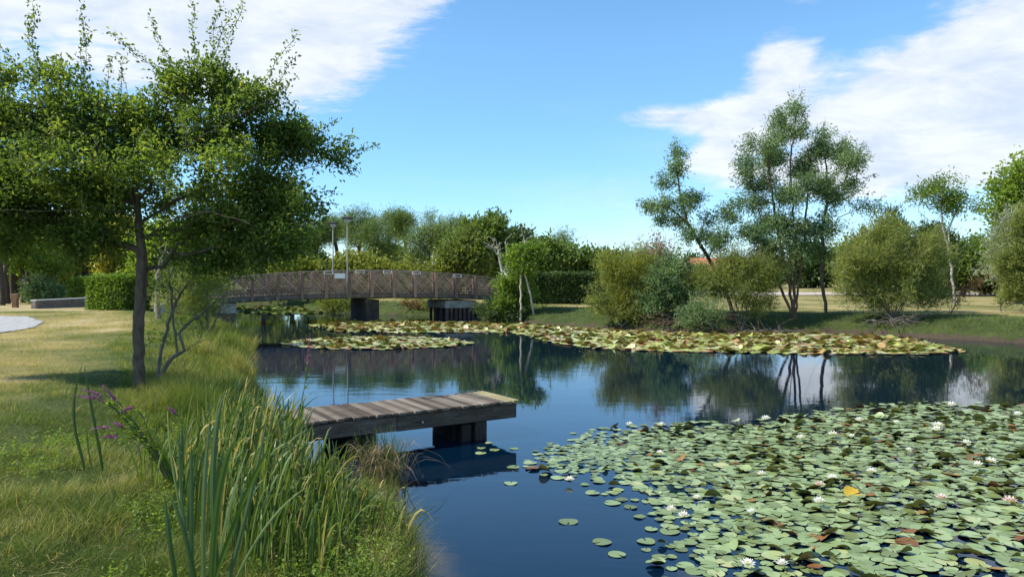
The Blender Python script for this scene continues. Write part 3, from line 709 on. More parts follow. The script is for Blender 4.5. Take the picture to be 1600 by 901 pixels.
    # ---- trees on the far right bank
    st = [[(1242, 490), (1242, 440), (1244, 400), (1240, 340), (1235, 260), (1243, 190)], [(1240, 490), (1232, 440), (1222, 400), (1212, 340), (1200, 260), (1200, 215)],
          [(1243, 490), (1250, 430), (1258, 360), (1262, 300), (1262, 230)], [(1240, 490), (1222, 455), (1208, 415), (1195, 380), (1180, 300)],
          [(1293, 484), (1284, 440), (1285, 380), (1292, 310), (1290, 230)], [(1290, 484), (1270, 450), (1258, 410)], [(1246, 490), (1236, 420), (1228, 360)],
          [(1285, 380), (1310, 340), (1350, 322)], [(1236, 493), (1215, 468), (1196, 461), (1180, 470), (1170, 505)]]
    plant('eucalyptus', 'tallest grey-green tree with a cluster of slender reddish stems on the right bank', 'tree', 32.6, st,
          [(x, y, a, b, 1., R.uniform(-1, 1)) for x, y, a, b in ((1245, 178, 11, 14), (1221, 190, 11, 14), (1233, 210, 22, 18), (1202, 218, 18, 12), (1171, 226, 14, 8), (1287, 210, 10, 12), (1280, 234, 24, 18), (1311, 230, 18, 12), (1322, 259, 22, 18),
            (1334, 286, 14, 14), (1217, 247, 30, 18), (1171, 255, 16, 12), (1167, 272, 14, 8), (1249, 259, 28, 20), (1194, 286, 28, 16), (1272, 290, 26, 22), (1303, 305, 22, 18), (1233, 305, 26, 20), (1186, 319, 20, 14), (1155, 317, 12, 10), (1136, 336, 13, 14),
            (1128, 368, 13, 14), (1183, 360, 24, 22), (1217, 344, 24, 20), (1249, 360, 22, 16), (1280, 352, 24, 22), (1241, 385, 22, 14), (1194, 387, 20, 16), (1282, 390, 18, 16), (1357, 325, 12, 6), (1340, 318, 8, 6), (1205, 410, 26, 12))], 2200, euc_leaf, bark_red, L=.15, aspect=.26, k=8, spread=.14, rbase=.115, rtip=.005, step=.3,
          leafr=.03, droop=.7, sides=7, shoots=[((1243, 195), (1243, 160)), ((1215, 200), (1214, 172)), ((1288, 215), (1287, 192)), ((1320, 230), (1316, 212))], depth=.9, clump=12, whips=160, wl=.8)
    plant('leaning_tree', 'slim airy grey-green tree leaning left, left of the tallest tree', 'tree', 33, [[(1150, 500), (1128, 440), (1108, 405), (1090, 375), (1072, 345), (1062, 300), (1056, 250)], [(1090, 375), (1100, 350)], [(1072, 345), (1040, 320), (1022, 318)], [(1108, 405), (1120, 370), (1140, 340)]],
          [(x, y, a, b, 1., R.uniform(-.7, .7)) for x, y, a, b in ((1057, 240, 8, 14), (1054, 267, 12, 16), (1043, 286, 14, 10), (1023, 321, 14, 10), (1043, 321, 14, 12), (1066, 313, 13, 13), (1035, 344, 12, 9), (1058, 344, 12, 11), (1085, 313, 8, 12), (1074, 368, 13, 12), (1101, 368, 10, 14), (1105, 344, 6, 10), (1120, 385, 12, 10))], 420, euc_leaf, bark_dark,
          L=.15, aspect=.26, k=8, spread=.13, rbase=.085, rtip=.005, step=.26, leafr=.03, droop=.5, clump=8, whips=45, wl=.6, shoots=[((1056, 260), (1053, 226)), ((1090, 350), (1092, 330))])
    plant('withered_tree', 'thin half-dead tree with orange-brown dry leaves behind the yellow bush', 'tree', 34.5, [[(1045, 505), (1043, 440), (1038, 400), (1040, 365)], [(1043, 440), (1052, 400), (1055, 370)]],
          [(1040, 395, 22, 35), (1050, 440, 15, 25)], 90, rust_leaf, bark_red, L=.16, aspect=.3, k=4, spread=.15, rbase=.07, rtip=.006, step=.25, leafr=.03)
    plant('silver_poplar', 'hazy silver-green tree top behind the yellow bush', 'tree', 39, [[(1000, 505), (1000, 440), (1003, 390)], [(1000, 440), (985, 400)]],
          [(1003, 395, 28, 28), (990, 415, 30, 20), (1022, 410, 16, 22)], 200, silver_leaf, bark_pale, L=.16, aspect=.3, k=4, spread=.2, rbase=.1, rtip=.008, step=.3, leafr=.03)
    def bush(name, lab, Y, base, blobs, nat, lm, L=.16, asp=.3, k=8, bark=bark_grey, n=5, wid=30, spread=.14, rb=.05, droop=0, toff=0., step=.26, cat='shrub', group=None, shell=2.4, whips=None, wl=.75, clump=11):
        top = min(b[1] for b in blobs); st = []
        for i in range(n):
            a = (i - (n - 1) / 2) / max(n - 1, 1) * 2
            st.append([(base[0] + a * 3, base[1]), (base[0] + a * wid * .5, base[1] * .6 + top * .4), (base[0] + a * wid, top + 5)])
        return plant(name, lab, cat, Y, st, blobs, nat, lm, bark, L=L, aspect=asp, k=k, spread=spread, rbase=rb, rtip=.005, step=step, leafr=.05, droop=droop, toff=toff, group=group, shell=shell, clump=clump, whips=int(nat * .32) if whips is None else whips, wl=wl, wup=.7)[0]
    bush('willow_bush', 'big rounded yellow-green bush at the left end of the right bank', 33.4, (995, 508), [(985, 430, 48, 38), (960, 450, 30, 30), (1010, 425, 36, 32), (1000, 470, 42, 30), (965, 485, 28, 18)], 560, yellow_leaf, L=.17, asp=.16, k=8, wid=34, droop=-.3)
    bush('teal_bush', 'dark bluish-green bushy shrub right of the big yellow-green bush', 32.6, (1045, 506), [(1045, 440, 28, 30), (1040, 470, 40, 30), (1060, 420, 30, 20, .6), (1075, 465, 20, 20, .4)], 420, euc_leaf, asp=.3, k=7, wid=22)
    bush('sallow_bush', 'wide olive bush over dead branches, left of the tallest tree', 31.7, (1160, 508), [(1150, 435, 55, 34), (1190, 430, 36, 34), (1120, 440, 34, 26), (1175, 470, 40, 20, .5), (1205, 410, 25, 25, .5), (1160, 415, 50, 18, .6)], 1100, willow_leaf, L=.16, asp=.14, k=7, wid=42, droop=.2)
    bush('riverside_willow', 'large round olive-green bush at the water edge on the right bank', 30.6, (1398, 510), [(1390, 400, 74, 50, 1.1), (1336, 408, 38, 38, .8), (1448, 408, 44, 44, .9), (1400, 460, 78, 32, .9), (1385, 362, 32, 20, .4), (1344, 455, 36, 22, .4), (1450, 462, 40, 22, .5)], 1250, willow_leaf,
         L=.17, asp=.13, k=8, wid=62, n=9, toff=.06, droop=-.2, rb=.06)
    bush('twiggy_sapling', 'small twiggy plant low on the bank right of the round olive bush', 31.5, (1488, 480), [(1490, 455, 26, 16), (1500, 468, 18, 8)], 50, rust_leaf, L=.12, k=2, wid=14, n=3)
    bush('edge_bush', 'light olive bush cut off by the right edge of the photo', 33, (1612, 500), [(1600, 400, 34, 50), (1625, 430, 50, 50), (1590, 455, 26, 26), (1605, 350, 25, 22)], 800, willow_leaf, L=.17, asp=.2, k=8, wid=30, toff=.12)
    bush('white_blossom_bush', 'pale cream-leaved bush behind the olive bush at the right edge', 36, (1566, 492), [(1570, 385, 20, 32), (1562, 420, 16, 26), (1590, 360, 20, 24)], 260, silver_leaf, L=.15, k=5, wid=14)
    bush('reed_willow', 'small grey-green sprig bush at the waterline below the dead branches', 31.0, (1120, 516), [(1118, 490, 24, 16), (1090, 485, 22, 14), (1075, 500, 18, 10)], 110, euc_leaf, L=.14, k=5, wid=18, n=3)
    bush('shore_scrub', 'low tangled grey-green scrub on the bank below the yellow-green bush', 33, (975, 512), [(975, 492, 34, 13), (1020, 498, 30, 12), (940, 478, 24, 18)], 180, willow_leaf, L=.13, k=5, wid=26, n=4)
    plant('acacia', 'sparse flat-topped tree with pale leaning trunk at the right', 'tree', 44, [[(1492, 478), (1488, 440), (1484, 400), (1474, 360), (1452, 345), (1435, 330)], [(1484, 400), (1482, 365), (1490, 340), (1500, 320)], [(1482, 370), (1500, 350), (1500, 362), (1518, 372)], [(1474, 360), (1470, 320), (1478, 285), (1490, 272)], [(1500, 320), (1510, 275)]],
          [(1450, 290, 24, 12), (1440, 305, 20, 8), (1480, 320, 30, 14), (1500, 310, 24, 14), (1465, 300, 20, 12, .6), (1520, 322, 16, 8, .4), (1520, 372, 14, 6, .3), (1490, 275, 12, 5, .25)], 260, bright_leaf, bark_pale,
          L=.20, aspect=.3, k=6, spread=.16, rbase=.10, rtip=.005, step=.4, leafr=.03)
    plant('poplar', 'tall bright green tree cut by the upper right edge', 'tree', 46, [[(1592, 480), (1588, 400), (1585, 320), (1580, 270)], [(1588, 400), (1610, 340), (1630, 290)]],
          [(1570, 290, 34, 26), (1600, 275, 34, 28), (1590, 330, 45, 35), (1640, 310, 50, 50), (1555, 340, 18, 30, .5), (1600, 400, 50, 40, .7)], 420, bright_leaf, bark_grey, L=.26, aspect=.5, k=8, spread=.3, rbase=.22, rtip=.012, step=.45, leafr=.05, toff=.12)
    # ---- by the right end of the bridge
    bush('alder_bush', 'dense green bush hiding the right end of the footbridge', 38.5, (790, 500), [(793, 447, 16, 18), (804, 475, 22, 22), (780, 486, 14, 14), (812, 430, 18, 14), (820, 460, 14, 18, .5)], 300, bright_leaf, L=.18, asp=.4, k=7, wid=20, toff=-.05)
    bush('fern_clump', 'dark bluish-green undergrowth under the bridge end at the waterline', 38.2, (770, 504), [(765, 488, 20, 14), (790, 492, 26, 12)], 140, dark_leaf, L=.16, k=6, wid=14, n=3)
    plant('birch_sapling', 'thin pale straight sapling right of the bridge, the upright one', 'tree', 37.6, [[(814, 487), (814, 455), (814, 420), (818, 395)]], [(812, 408, 26, 22), (830, 400, 22, 16)], 120, bright_leaf, bark_pale, L=.18, aspect=.4, k=6, spread=.15, rbase=.06, rtip=.007, step=.25, leafr=.03)
    plant('birch_sapling', 'thin pale sapling leaning left, beside the upright one', 'tree', 37.8, [[(834, 483), (829, 460), (822, 435), (812, 405)]], [(818, 398, 20, 18)], 80, bright_leaf, bark_pale, L=.18, aspect=.4, k=6, spread=.15, rbase=.07, rtip=.007, step=.25, leafr=.03)
    plant('dead_tree', 'bare silver-grey dead tree above the right end of the footbridge', 'tree', 50, [[(790, 470), (786, 430), (780, 400), (775, 375), (765, 370)], [(786, 430), (793, 405), (790, 375)], [(780, 400), (768, 385), (755, 378)], [(793, 405), (806, 385)], [(790, 375), (800, 365)]],
          [(780, 385, 26, 20)], 40, None, bark_pale, rbase=.16, rtip=.018, step=.4)
    plant('dead_pole_tree', 'bare pale snag rising behind the bush right of the dead tree', 'tree', 52, [[(826, 470), (824, 420), (818, 370), (815, 355)]], [(820, 375, 10, 14)], 8, None, bark_pale, rbase=.12, rtip=.018, step=.4)
    return bush
bush = build_trees()

# ---- woodland behind the bridge
def back_tree(name, lab, Y, base, blobs, nat, lm, L=.4, asp=.5, k=8, bark=bark_dark, rb=.2, spread=.35, stems=None, toff=0., droop=0., group=None, shell=2.2):
    tp = min(b[1] for b in blobs); cx = sum(b[0] for b in blobs) / len(blobs)
    st = stems or [[(base[0], base[1]), ((base[0] * 2 + cx) / 3, base[1] * .6 + tp * .4), (cx, base[1] * .25 + tp * .75)]]
    return plant(name, lab, 'tree', Y, st, blobs, nat, lm, bark, L=L, aspect=asp, k=k, spread=spread, rbase=rb, rtip=.02, step=.7, leafr=.12, toff=toff, droop=droop, group=group, shell=shell, clump=10, whips=int(nat * .08), wl=.8)[0]
def build_background():
    # umbrella pines behind the bridge, left to right
    PN = [(496, 'leftmost pine of the row behind the footbridge, partly hidden by the oak', [(494, 368, 24, 20), (508, 352, 18, 12)], [(498, 452), (494, 400), (494, 365)], 72),
          (520, 'slender pine seen between the two lamp posts', [(528, 352, 22, 14), (520, 368, 18, 14)], [(530, 452), (527, 400), (522, 360)], 78),
          (560, 'high rounded pine just right of the lamp posts', [(560, 345, 30, 14), (575, 362, 30, 22), (550, 368, 24, 20)], [(566, 452), (562, 400), (562, 350)], 76),
          (606, 'tall dark pine in the middle of the row behind the footbridge', [(606, 342, 16, 14), (626, 346, 20, 14), (612, 362, 24, 14)], [(612, 452), (608, 400), (607, 345)], 82),
          (634, 'dark pine with a clear bare trunk and high flat crown', [(634, 350, 20, 16), (630, 368, 12, 8, .4)], [(634, 452), (633, 400), (634, 350)], 80),
          (590, 'broad pine behind the middle of the footbridge with foliage down low', [(590, 372, 26, 30), (600, 398, 22, 20)], [(590, 452), (590, 400), (590, 360)], 70),
          (672, 'dense bright green pine with dome crown in the row behind the footbridge', [(672, 362, 32, 22), (668, 385, 32, 22), (690, 375, 26, 24), (655, 400, 24, 14)], [(672, 452), (670, 400), (672, 360)], 68),
          (715, 'paler pine top peeping behind the dome-crowned pine', [(712, 358, 22, 14), (724, 375, 24, 18)], [(720, 452), (716, 400), (714, 360)], 86)]
    for i, (x, lab, bl, stm, Y) in enumerate(PN):
        back_tree('pine_tree', lab, Y, stm[0], bl, 110 + 45 * len(bl), pine_leaf, L=.42, asp=.10, k=16, stems=[stm], rb=.20, spread=.30, toff=(.12 if i in (2, 6) else 0), group='pines behind the footbridge')
    BR = [('oak_tree', 'tall broad oak crown highest of the wood right of the pines', 62, (765, 455), [(765, 350, 24, 18), (745, 362, 26, 18), (775, 372, 26, 18), (735, 392, 34, 30), (760, 405, 34, 24)], wood_leaf, 0),
          ('oak_tree', 'olive-brown bushy oak directly left of the silver dead tree', 58, (735, 460), [(730, 385, 28, 22), (715, 405, 26, 20), (745, 415, 30, 18)], willow_leaf, -.05),
          ('oak_tree', 'dark oak behind the silver dead tree', 66, (805, 455), [(805, 375, 28, 16), (790, 395, 30, 24), (825, 385, 22, 18)], dark_leaf, .1),
          ('oak_tree', 'rounded oak rising behind the clipped hedge', 60, (862, 455), [(850, 400, 30, 22), (835, 415, 26, 18), (872, 405, 26, 18)], wood_leaf, 0),
          ('pine_tree', 'pointed young pine standing above the wood behind the hedge', 64, (877, 450), [(877, 372, 10, 10), (877, 386, 20, 10)], pine_leaf, -.05),
          ('oak_tree', 'low spreading oak behind the right end of the clipped hedge', 62, (905, 455), [(900, 402, 26, 16), (915, 412, 24, 14), (890, 420, 30, 14)], wood_leaf, .05),
          ('oak_tree', 'small dark round tree at the right tail of the far wood', 68, (948, 452), [(940, 408, 22, 12), (958, 412, 22, 12), (945, 425, 34, 14)], dark_leaf, .25),
          ('oak_tree', 'farthest low tree top left of the silver-green tree', 80, (985, 452), [(985, 418, 26, 12), (1010, 424, 24, 14)], dark_leaf, .2)]
    for nm, lab, Y, base, bl, lm, to in BR:
        back_tree(nm, lab, Y, base, bl, 90 + 45 * len(bl), lm, L=.34, asp=.5 if nm != 'pine_tree' else .1, k=14, toff=to, rb=.2, spread=.32)
    # yellow-green bushes just behind the bridge rail
    for x, w_, t_, lab in ((448, 26, 404, 'yellow-green bush half hidden by the oak above the left part of the bridge'), (480, 24, 408, 'small lime bush between the oak foliage and the lamp posts'), (560, 26, 400, 'yellow-green bush above the bridge rail, right of the lamps'), (590, 28, 406, 'rounded yellow-green bush above the middle of the bridge rail'), (640, 22, 412, 'lime bush above the bridge rail under the dark pine'),
                      (690, 22, 412, 'pale yellow bush above the bridge rail under the bright pine'), (510, 20, 412, 'lime bush glimpsed left of the lamp posts')):
        back_tree('bush', lab, 58, (x, 455), [(x, t_ + 14, w_, 16), (x + 6, t_ + 30, w_, 16)], 120, yellow_leaf, L=.3, k=10, rb=.08, toff=.0)['category'] = 'bush'
    # far bank seen under the bridge
    for x, y0, Y, w_, lab, lm in ((520, 478, 50, 30, 'yellow-green bush leaning over the water seen under the left span', yellow_leaf), (548, 480, 49, 30, 'olive bush beside the middle pier seen under the bridge', willow_leaf),
                              (672, 482, 46.5, 22, 'dark olive bush at the water seen left of the right pier', willow_leaf), (640, 484, 47, 12, 'tuft of dry reeds seen under the right span', rust_leaf)):
        back_tree('bush', lab, Y, (x, 490), [(x, y0 - 2, w_, 13), (x + 10, y0 + 6, w_ * .8, 8)], 170, lm, L=.2, asp=.2, k=9, rb=.07, spread=.2)['category'] = 'bush'
    # ---- left background wood
    LW = [(-40, 60, [(-40, 380, 60, 50), (-20, 330, 50, 40)], bright_leaf, 'darkest trunked tree at the far left edge'), (20, 52, [(15, 400, 40, 30), (40, 370, 40, 30)], bright_leaf, 'lime green tree far left, above the leaning white trunk'),
          (75, 58, [(75, 400, 42, 36), (90, 360, 45, 30)], yellow_leaf, 'yellowish tree above the low wall on the left'), (130, 60, [(130, 395, 44, 34), (150, 360, 40, 30)], yellow_leaf, 'yellow-green tree behind the two clipped hedge blocks'),
          (185, 56, [(185, 405, 40, 26), (190, 370, 40, 30)], yellow_leaf, 'olive tree behind the large clipped hedge block'), (240, 50, [(245, 420, 36, 34), (250, 380, 40, 30)], bright_leaf, 'green tree right behind the oak trunk'),
          (300, 52, [(300, 420, 40, 40), (310, 380, 40, 30)], wood_leaf, 'mid green tree left of the footbridge'), (355, 62, [(355, 410, 40, 34), (360, 375, 36, 30)], wood_leaf, 'green tree behind the left end of the footbridge'),
          (410, 70, [(410, 400, 44, 40), (420, 370, 36, 30)], pine_leaf, 'dark tree behind the left part of the footbridge'), (455, 72, [(450, 395, 36, 36), (465, 370, 26, 26)], wood_leaf, 'tree behind the footbridge just right of the oak foliage')]
    for x, Y, bl, lm, lab in LW:
        back_tree('woodland_tree', lab, Y, (x, 466), bl, 260, lm, L=.32, asp=.5, k=12, rb=.22, spread=.35, toff=.28, bark=bark_dark)
    for x0, x1, x2, Y, lab in ((56, 44, 33, 46, 'white birch trunk leaning left above the low wall'), (62, 60, 57, 50, 'upright pale birch behind the leaning one')):
        plant('birch_tree', lab, 'tree', Y, [[(x0, 475), (x1, 455), (x2, 425), (x2 - 2, 400)]], [(x2, 400, 22, 22)], 90, bright_leaf, bark_pale, L=.25, aspect=.5, k=8, spread=.3, rbase=.16, rtip=.012, step=.4, leafr=.04)
    for x, r_, Y, lab in ((3, .26, 42, 'thick dark trunk at the left picture edge'), (10, .34, 44, 'thickest dark trunk near the left picture edge'), (20, .20, 47, 'thin dark trunk right of the thickest one'), (36, .24, 46, 'dark trunk left of the leaning birch'), (44, .14, 50, 'thin dark trunk behind the leaning birch')):
        plant('pine_tree', lab, 'tree', Y, [[(x, 474), (x - 1, 440), (x - 2, 400), (x - 2, 340)]], [(x - 2, 350, 36, 26)], 70, dark_leaf, bark_dark, L=.35, aspect=.4, k=8, spread=.35, rbase=r_, rtip=.02, step=.6, leafr=.06)
    bush('laurel_bush', 'dark bluish shrub left of the small clipped hedge block', 45, (72, 476), [(68, 455, 16, 16), (82, 465, 14, 12)], 180, euc_leaf, L=.22, asp=.4, k=7, wid=10, n=3)
    plant('twin_stem_tree', 'two thin brown stems standing behind the low wall', 'tree', 46, [[(87, 476), (84, 450), (80, 425)], [(91, 476), (89, 450), (86, 425)]], [(84, 412, 20, 16)], 60, bright_leaf, bark_grey, L=.25, k=7, spread=.3, rbase=.09, rtip=.012, step=.4, leafr=.04)
    # ---- right background
    RW = [(1325, 62, [(1330, 410, 26, 26), (1345, 395, 22, 22)], wood_leaf, 'mid green tree right behind the tallest tree'), (1375, 66, [(1372, 400, 26, 30)], dark_leaf, 'dark tree behind the left side of the round olive bush'),
          (1430, 70, [(1430, 400, 28, 30), (1445, 385, 20, 20)], dark_leaf, 'dark tree behind the right side of the round olive bush'), (1465, 62, [(1462, 405, 24, 34), (1470, 430, 24, 20)], dark_leaf, 'dark tree left of the pale acacia trunk'),
          (1505, 60, [(1505, 405, 26, 34), (1512, 430, 24, 16)], wood_leaf, 'shadowy tree right of the pale acacia trunk'), (1535, 64, [(1535, 405, 20, 34), (1550, 400, 20, 30)], bright_leaf, 'fresh green tree left of the right edge bushes'),
          (1580, 66, [(1580, 400, 30, 40)], dark_leaf, 'dark tree hidden behind the pale cream-leaved bush'), (1640, 70, [(1640, 390, 50, 50)], wood_leaf, 'green tree beyond the right picture edge')]
    for x, Y, bl, lm, lab in RW:
        back_tree('woodland_tree', lab, Y, (x, 460), bl, 230, lm, L=.32, asp=.5, k=11, rb=.2, spread=.35)
    for x, tp, lab in ((1395, 325, 'tallest pointed dark cypress behind the round olive bush'), (1447, 352, 'small pointed cypress left of the acacia'), (1464, 350, 'small pointed cypress close behind the acacia trunk')):
        plant('cypress', lab, 'tree', 60, [[(x, 458), (x, 400), (x, tp + 8)]], [(x, tp + 60, 15, 45), (x, tp + 28, 9, 26), (x, tp + 12, 4, 11)], 260, dark_leaf, bark_dark, L=.28, aspect=.3, k=9, spread=.22, rbase=.15, rtip=.012, step=.4, leafr=.06, droop=-1.5, group='cypresses behind the right bank')
    bush('rusty_shrub', 'rusty orange-brown shrub beside the gravel road', 62, (1540, 452), [(1540, 435, 24, 14), (1552, 444, 18, 8)], 240, rust_leaf, L=.26, asp=.4, k=8, wid=18, n=3, spread=.25)
    bush('rusty_scrub', 'reddish brown scrub at the foot of the red roofed house', 60, (1090, 455), [(1075, 440, 24, 12), (1110, 442, 24, 10), (1095, 425, 20, 10)], 240, willow_leaf, L=.25, asp=.4, k=8, wid=18, n=3, spread=.25)
    # far low tree line, many individual crowns, copies of three trees
    protos = []
    for i, lm in enumerate((wood_leaf, dark_leaf, pine_leaf)):
        X = -60 + i * 4
        o = back_tree('treeline_tree', 'x', 110, (800 + 60 * i, 455), [(800 + 60 * i, 405, 30, 22), (790 + 60 * i, 425, 34, 20), (815 + 60 * i, 420, 28, 20)], 300, lm, L=.6, asp=.5, k=12, rb=.35, spread=.6)
        protos.append(o)
    rr = random.Random(4); k = 0
    spots = [(x * 1.0 + rr.uniform(-2, 2), 112 + rr.uniform(-8, 10)) for x in np.arange(-115, 120, 6.5)]
    spots += [(-40 - i * 5 + rr.uniform(-2, 2), 66 - i * 3.2) for i in range(14)]
    spots += [(48 + i * 6, 92 - i * 4.5) for i in range(12)]
    for (x, y) in spots:
        o = protos[k % 3] if k < 3 else copy_tree(protos[k % 3])
        o.location = (x, y, float(gz(np.array([x]), np.array([y]))[0]) - .1); sc = rr.uniform(.62, .95) * (.85 if -10 < x < 40 else 1.15); o.scale = (sc * 1.1, sc * 1.1, sc * rr.uniform(.85, 1.0)); o.rotation_euler = (0, 0, rr.uniform(0, 6.28))
        o['label'] = 'dense tree in the farthest tree line closing the horizon'; o['group'] = 'far tree line'; k += 1
build_background()

# ---- clipped hedges
def hedge(name, lab, c, sx, sy, sz, rz, lm, nleaf, L=.09, toff=0.):
    z0 = float(gz(np.array([c[0]]), np.array([c[1]]))[0]); root = thing(name, (c[0], c[1], z0), lab, 'hedge', rz=rz)
    m = MB(); m.box((0, 0, sz / 2 - .12), sx - .22, sy - .22, sz - .12); m.build('dark_core', hedge_core, root)  # solid dark green box filling the hedge behind its leaves
    A = [sx * sz, sx * sz, sy * sz, sy * sz, sx * sy]; n = [int(nleaf * a / sum(A)) for a in A]; ps = []
    for i, q in enumerate(n):
        u = R.random((q, 3)) - .5; u[:, 2] += .5
        if i == 0: u[:, 1] = -.5
        if i == 1: u[:, 1] = .5
        if i == 2: u[:, 0] = -.5
        if i == 3: u[:, 0] = .5
        if i == 4: u[:, 2] = 1
        ps.append(u)
    p = np.concatenate(ps) * (sx, sy, sz)
    bump = (fbm(p[:, 0] + c[0] + p[:, 1] * .7, p[:, 2] * 1.3 + p[:, 1], .5) - .5) * .28
    ctr = np.array((0, 0, sz / 2)); p = p + norm(p - ctr) * bump[:, None] + R.normal(size=p.shape) * .05
    d = norm(rdir(len(p)) + norm(p - ctr) * .8); LL = L * (.6 + .8 * R.random(len(p)))
    V, Q = leaf_quads(p, d, rdir(len(p), 1), LL, LL * .5); tn = np.clip(.45 + (fbm(p[:, 0], p[:, 2], .8) - .5) + .5 * (R.random(len(p)) - .5) + toff, 0, 1)
    link('foliage', new_mesh('foliage', V, [Q], [lm], np.repeat(tn, 4)), root)
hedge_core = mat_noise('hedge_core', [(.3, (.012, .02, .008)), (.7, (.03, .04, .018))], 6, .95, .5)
a = P(882, 470, 47)
hedge('clipped_hedge', 'long clipped dark green hedge on the bank right of the footbridge', (P(882, 470, 45)[0], 45), 5.6, 1.2, 1.75, .12, dark_leaf, 16000, L=.16, toff=.18)
hedge('clipped_hedge', 'large square clipped hedge block on the left lawn', (P(176, 470, 36)[0], 36.6), 2.25, 1.6, 1.62, -.25, bright_leaf, 12000, L=.12, toff=-.1)
hedge('clipped_hedge', 'smaller rounded clipped hedge block left of the large one', (P(127, 470, 43)[0], 43), .95, 1.0, 1.45, 0, bright_leaf, 4500, L=.12, toff=-.1)

# ---- house with a red tiled roof, far behind the shrubs
def house():
    Y = 88; x0, x1 = P(1075, 0, Y)[0], P(1172, 0, Y)[0]; c = ((x0 + x1) / 2, Y); z0 = float(gz(np.array([c[0]]), np.array([c[1]]))[0]); W_ = x1 - x0
    root = thing('house', (c[0], c[1], z0), 'low house with orange-red tiled roof half hidden behind the right bank shrubs', 'house', rz=-.05)
    wall = mat_noise('render_wall', [(.3, (.50, .46, .40)), (.7, (.62, .58, .52))], 2, .9, .1); tile = mat_noise('roof_tile', [(.3, (.30, .10, .05)), (.7, (.48, .19, .10))], 3, .85, .3)
    dk = mat_noise('window_glass', [(.3, (.02, .025, .03)), (.7, (.05, .06, .07))], 2, .15, 0)
    m = MB(); m.box((0, 0, 1.15), W_, 6, 2.3); m.build('wall', wall, root)
    m = MB(); h = W_ / 2 + .4
    m.add([(-h, -3.5, 2.25), (h, -3.5, 2.25), (h, 3.5, 2.25), (-h, 3.5, 2.25), (-h, 0, 3.95), (h, 0, 3.95)], [(0, 1, 5, 4), (2, 3, 4, 5), (0, 4, 3), (1, 2, 5), (3, 2, 1, 0)]); m.build('roof', tile, root)
    for x in (-3, 0, 3):
        m = MB(); m.box((x, -3.0, 1.35), 1.0, .08, 1.0); wf = m.build('window', white_paint, root); m = MB(); m.box((x, -3.06, 1.35), .84, .05, .84); m.build('pane', dk, wf)
house()
# ---- low wall, marker post and litter bin at the left back
def left_small():
    a = P(52, 482, 37); b = P(140, 478, 40.5); za = float(gz(a[:1], a[1:2])[0]); zb = float(gz(b[:1], b[1:2])[0]); c = (a + b) / 2; c[2] = (za + zb) / 2
    stone = mat_noise('wall_stone', [(.3, (.10, .085, .07)), (.7, (.24, .20, .17))], 5, .9, .6); cap = mat_noise('wall_coping', [(.3, (.36, .36, .35)), (.7, (.50, .50, .48))], 5, .9, .2)
    root = thing('low_wall', c, 'low brown retaining wall with pale coping left of the hedge blocks', 'wall')
    m = MB(); d = (b - a); d[2] = 0
    m.bar(np.array((*(a[:2] - c[:2]), .08)), np.array((*(b[:2] - c[:2]), .12)), .30, .62); m.build('wall', stone, root, bevel=.02)
    m = MB(); m.bar(np.array((*(a[:2] - c[:2]), .42)), np.array((*(b[:2] - c[:2]), .46)), .36, .06); m.build('coping', cap, root, bevel=.01)
    wd = mat_noise('post_wood', [(.3, (.12, .065, .035)), (.7, (.24, .14, .08))], 7, .85, .4)
    p = P(24, 478, 39); p[2] = float(gz(p[:1], p[1:2])[0]); root = thing('marker_post', p, 'short stout brown wooden marker post at the end of the path', 'post')
    m = MB(); m.box((0, 0, .22), .26, .22, .5); m.build('post', wd, root, bevel=.02); m = MB(); m.box((0, 0, .60), .40, .20, .26); m.build('board', wd, root, bevel=.02)
    p = P(100, 474, 46); p[2] = float(gz(p[:1], p[1:2])[0]); root = thing('litter_bin', p, 'small blue-grey litter bin behind the low wall', 'bin')
    m = MB(); m.tube([(0, 0, .12), (0, 0, .75)], [.22, .26], 12); m.build('bucket', pole_grey, root); m = MB(); m.tube([(0, 0, .76), (0, 0, .80)], [.28, .28], 12); m.build('lid', steel_grey, root)
    m = MB(); m.box((0, .30, .35), .08, .08, 1.1); m.build('post', pole_grey, root)
left_small()
#---PLANTS---

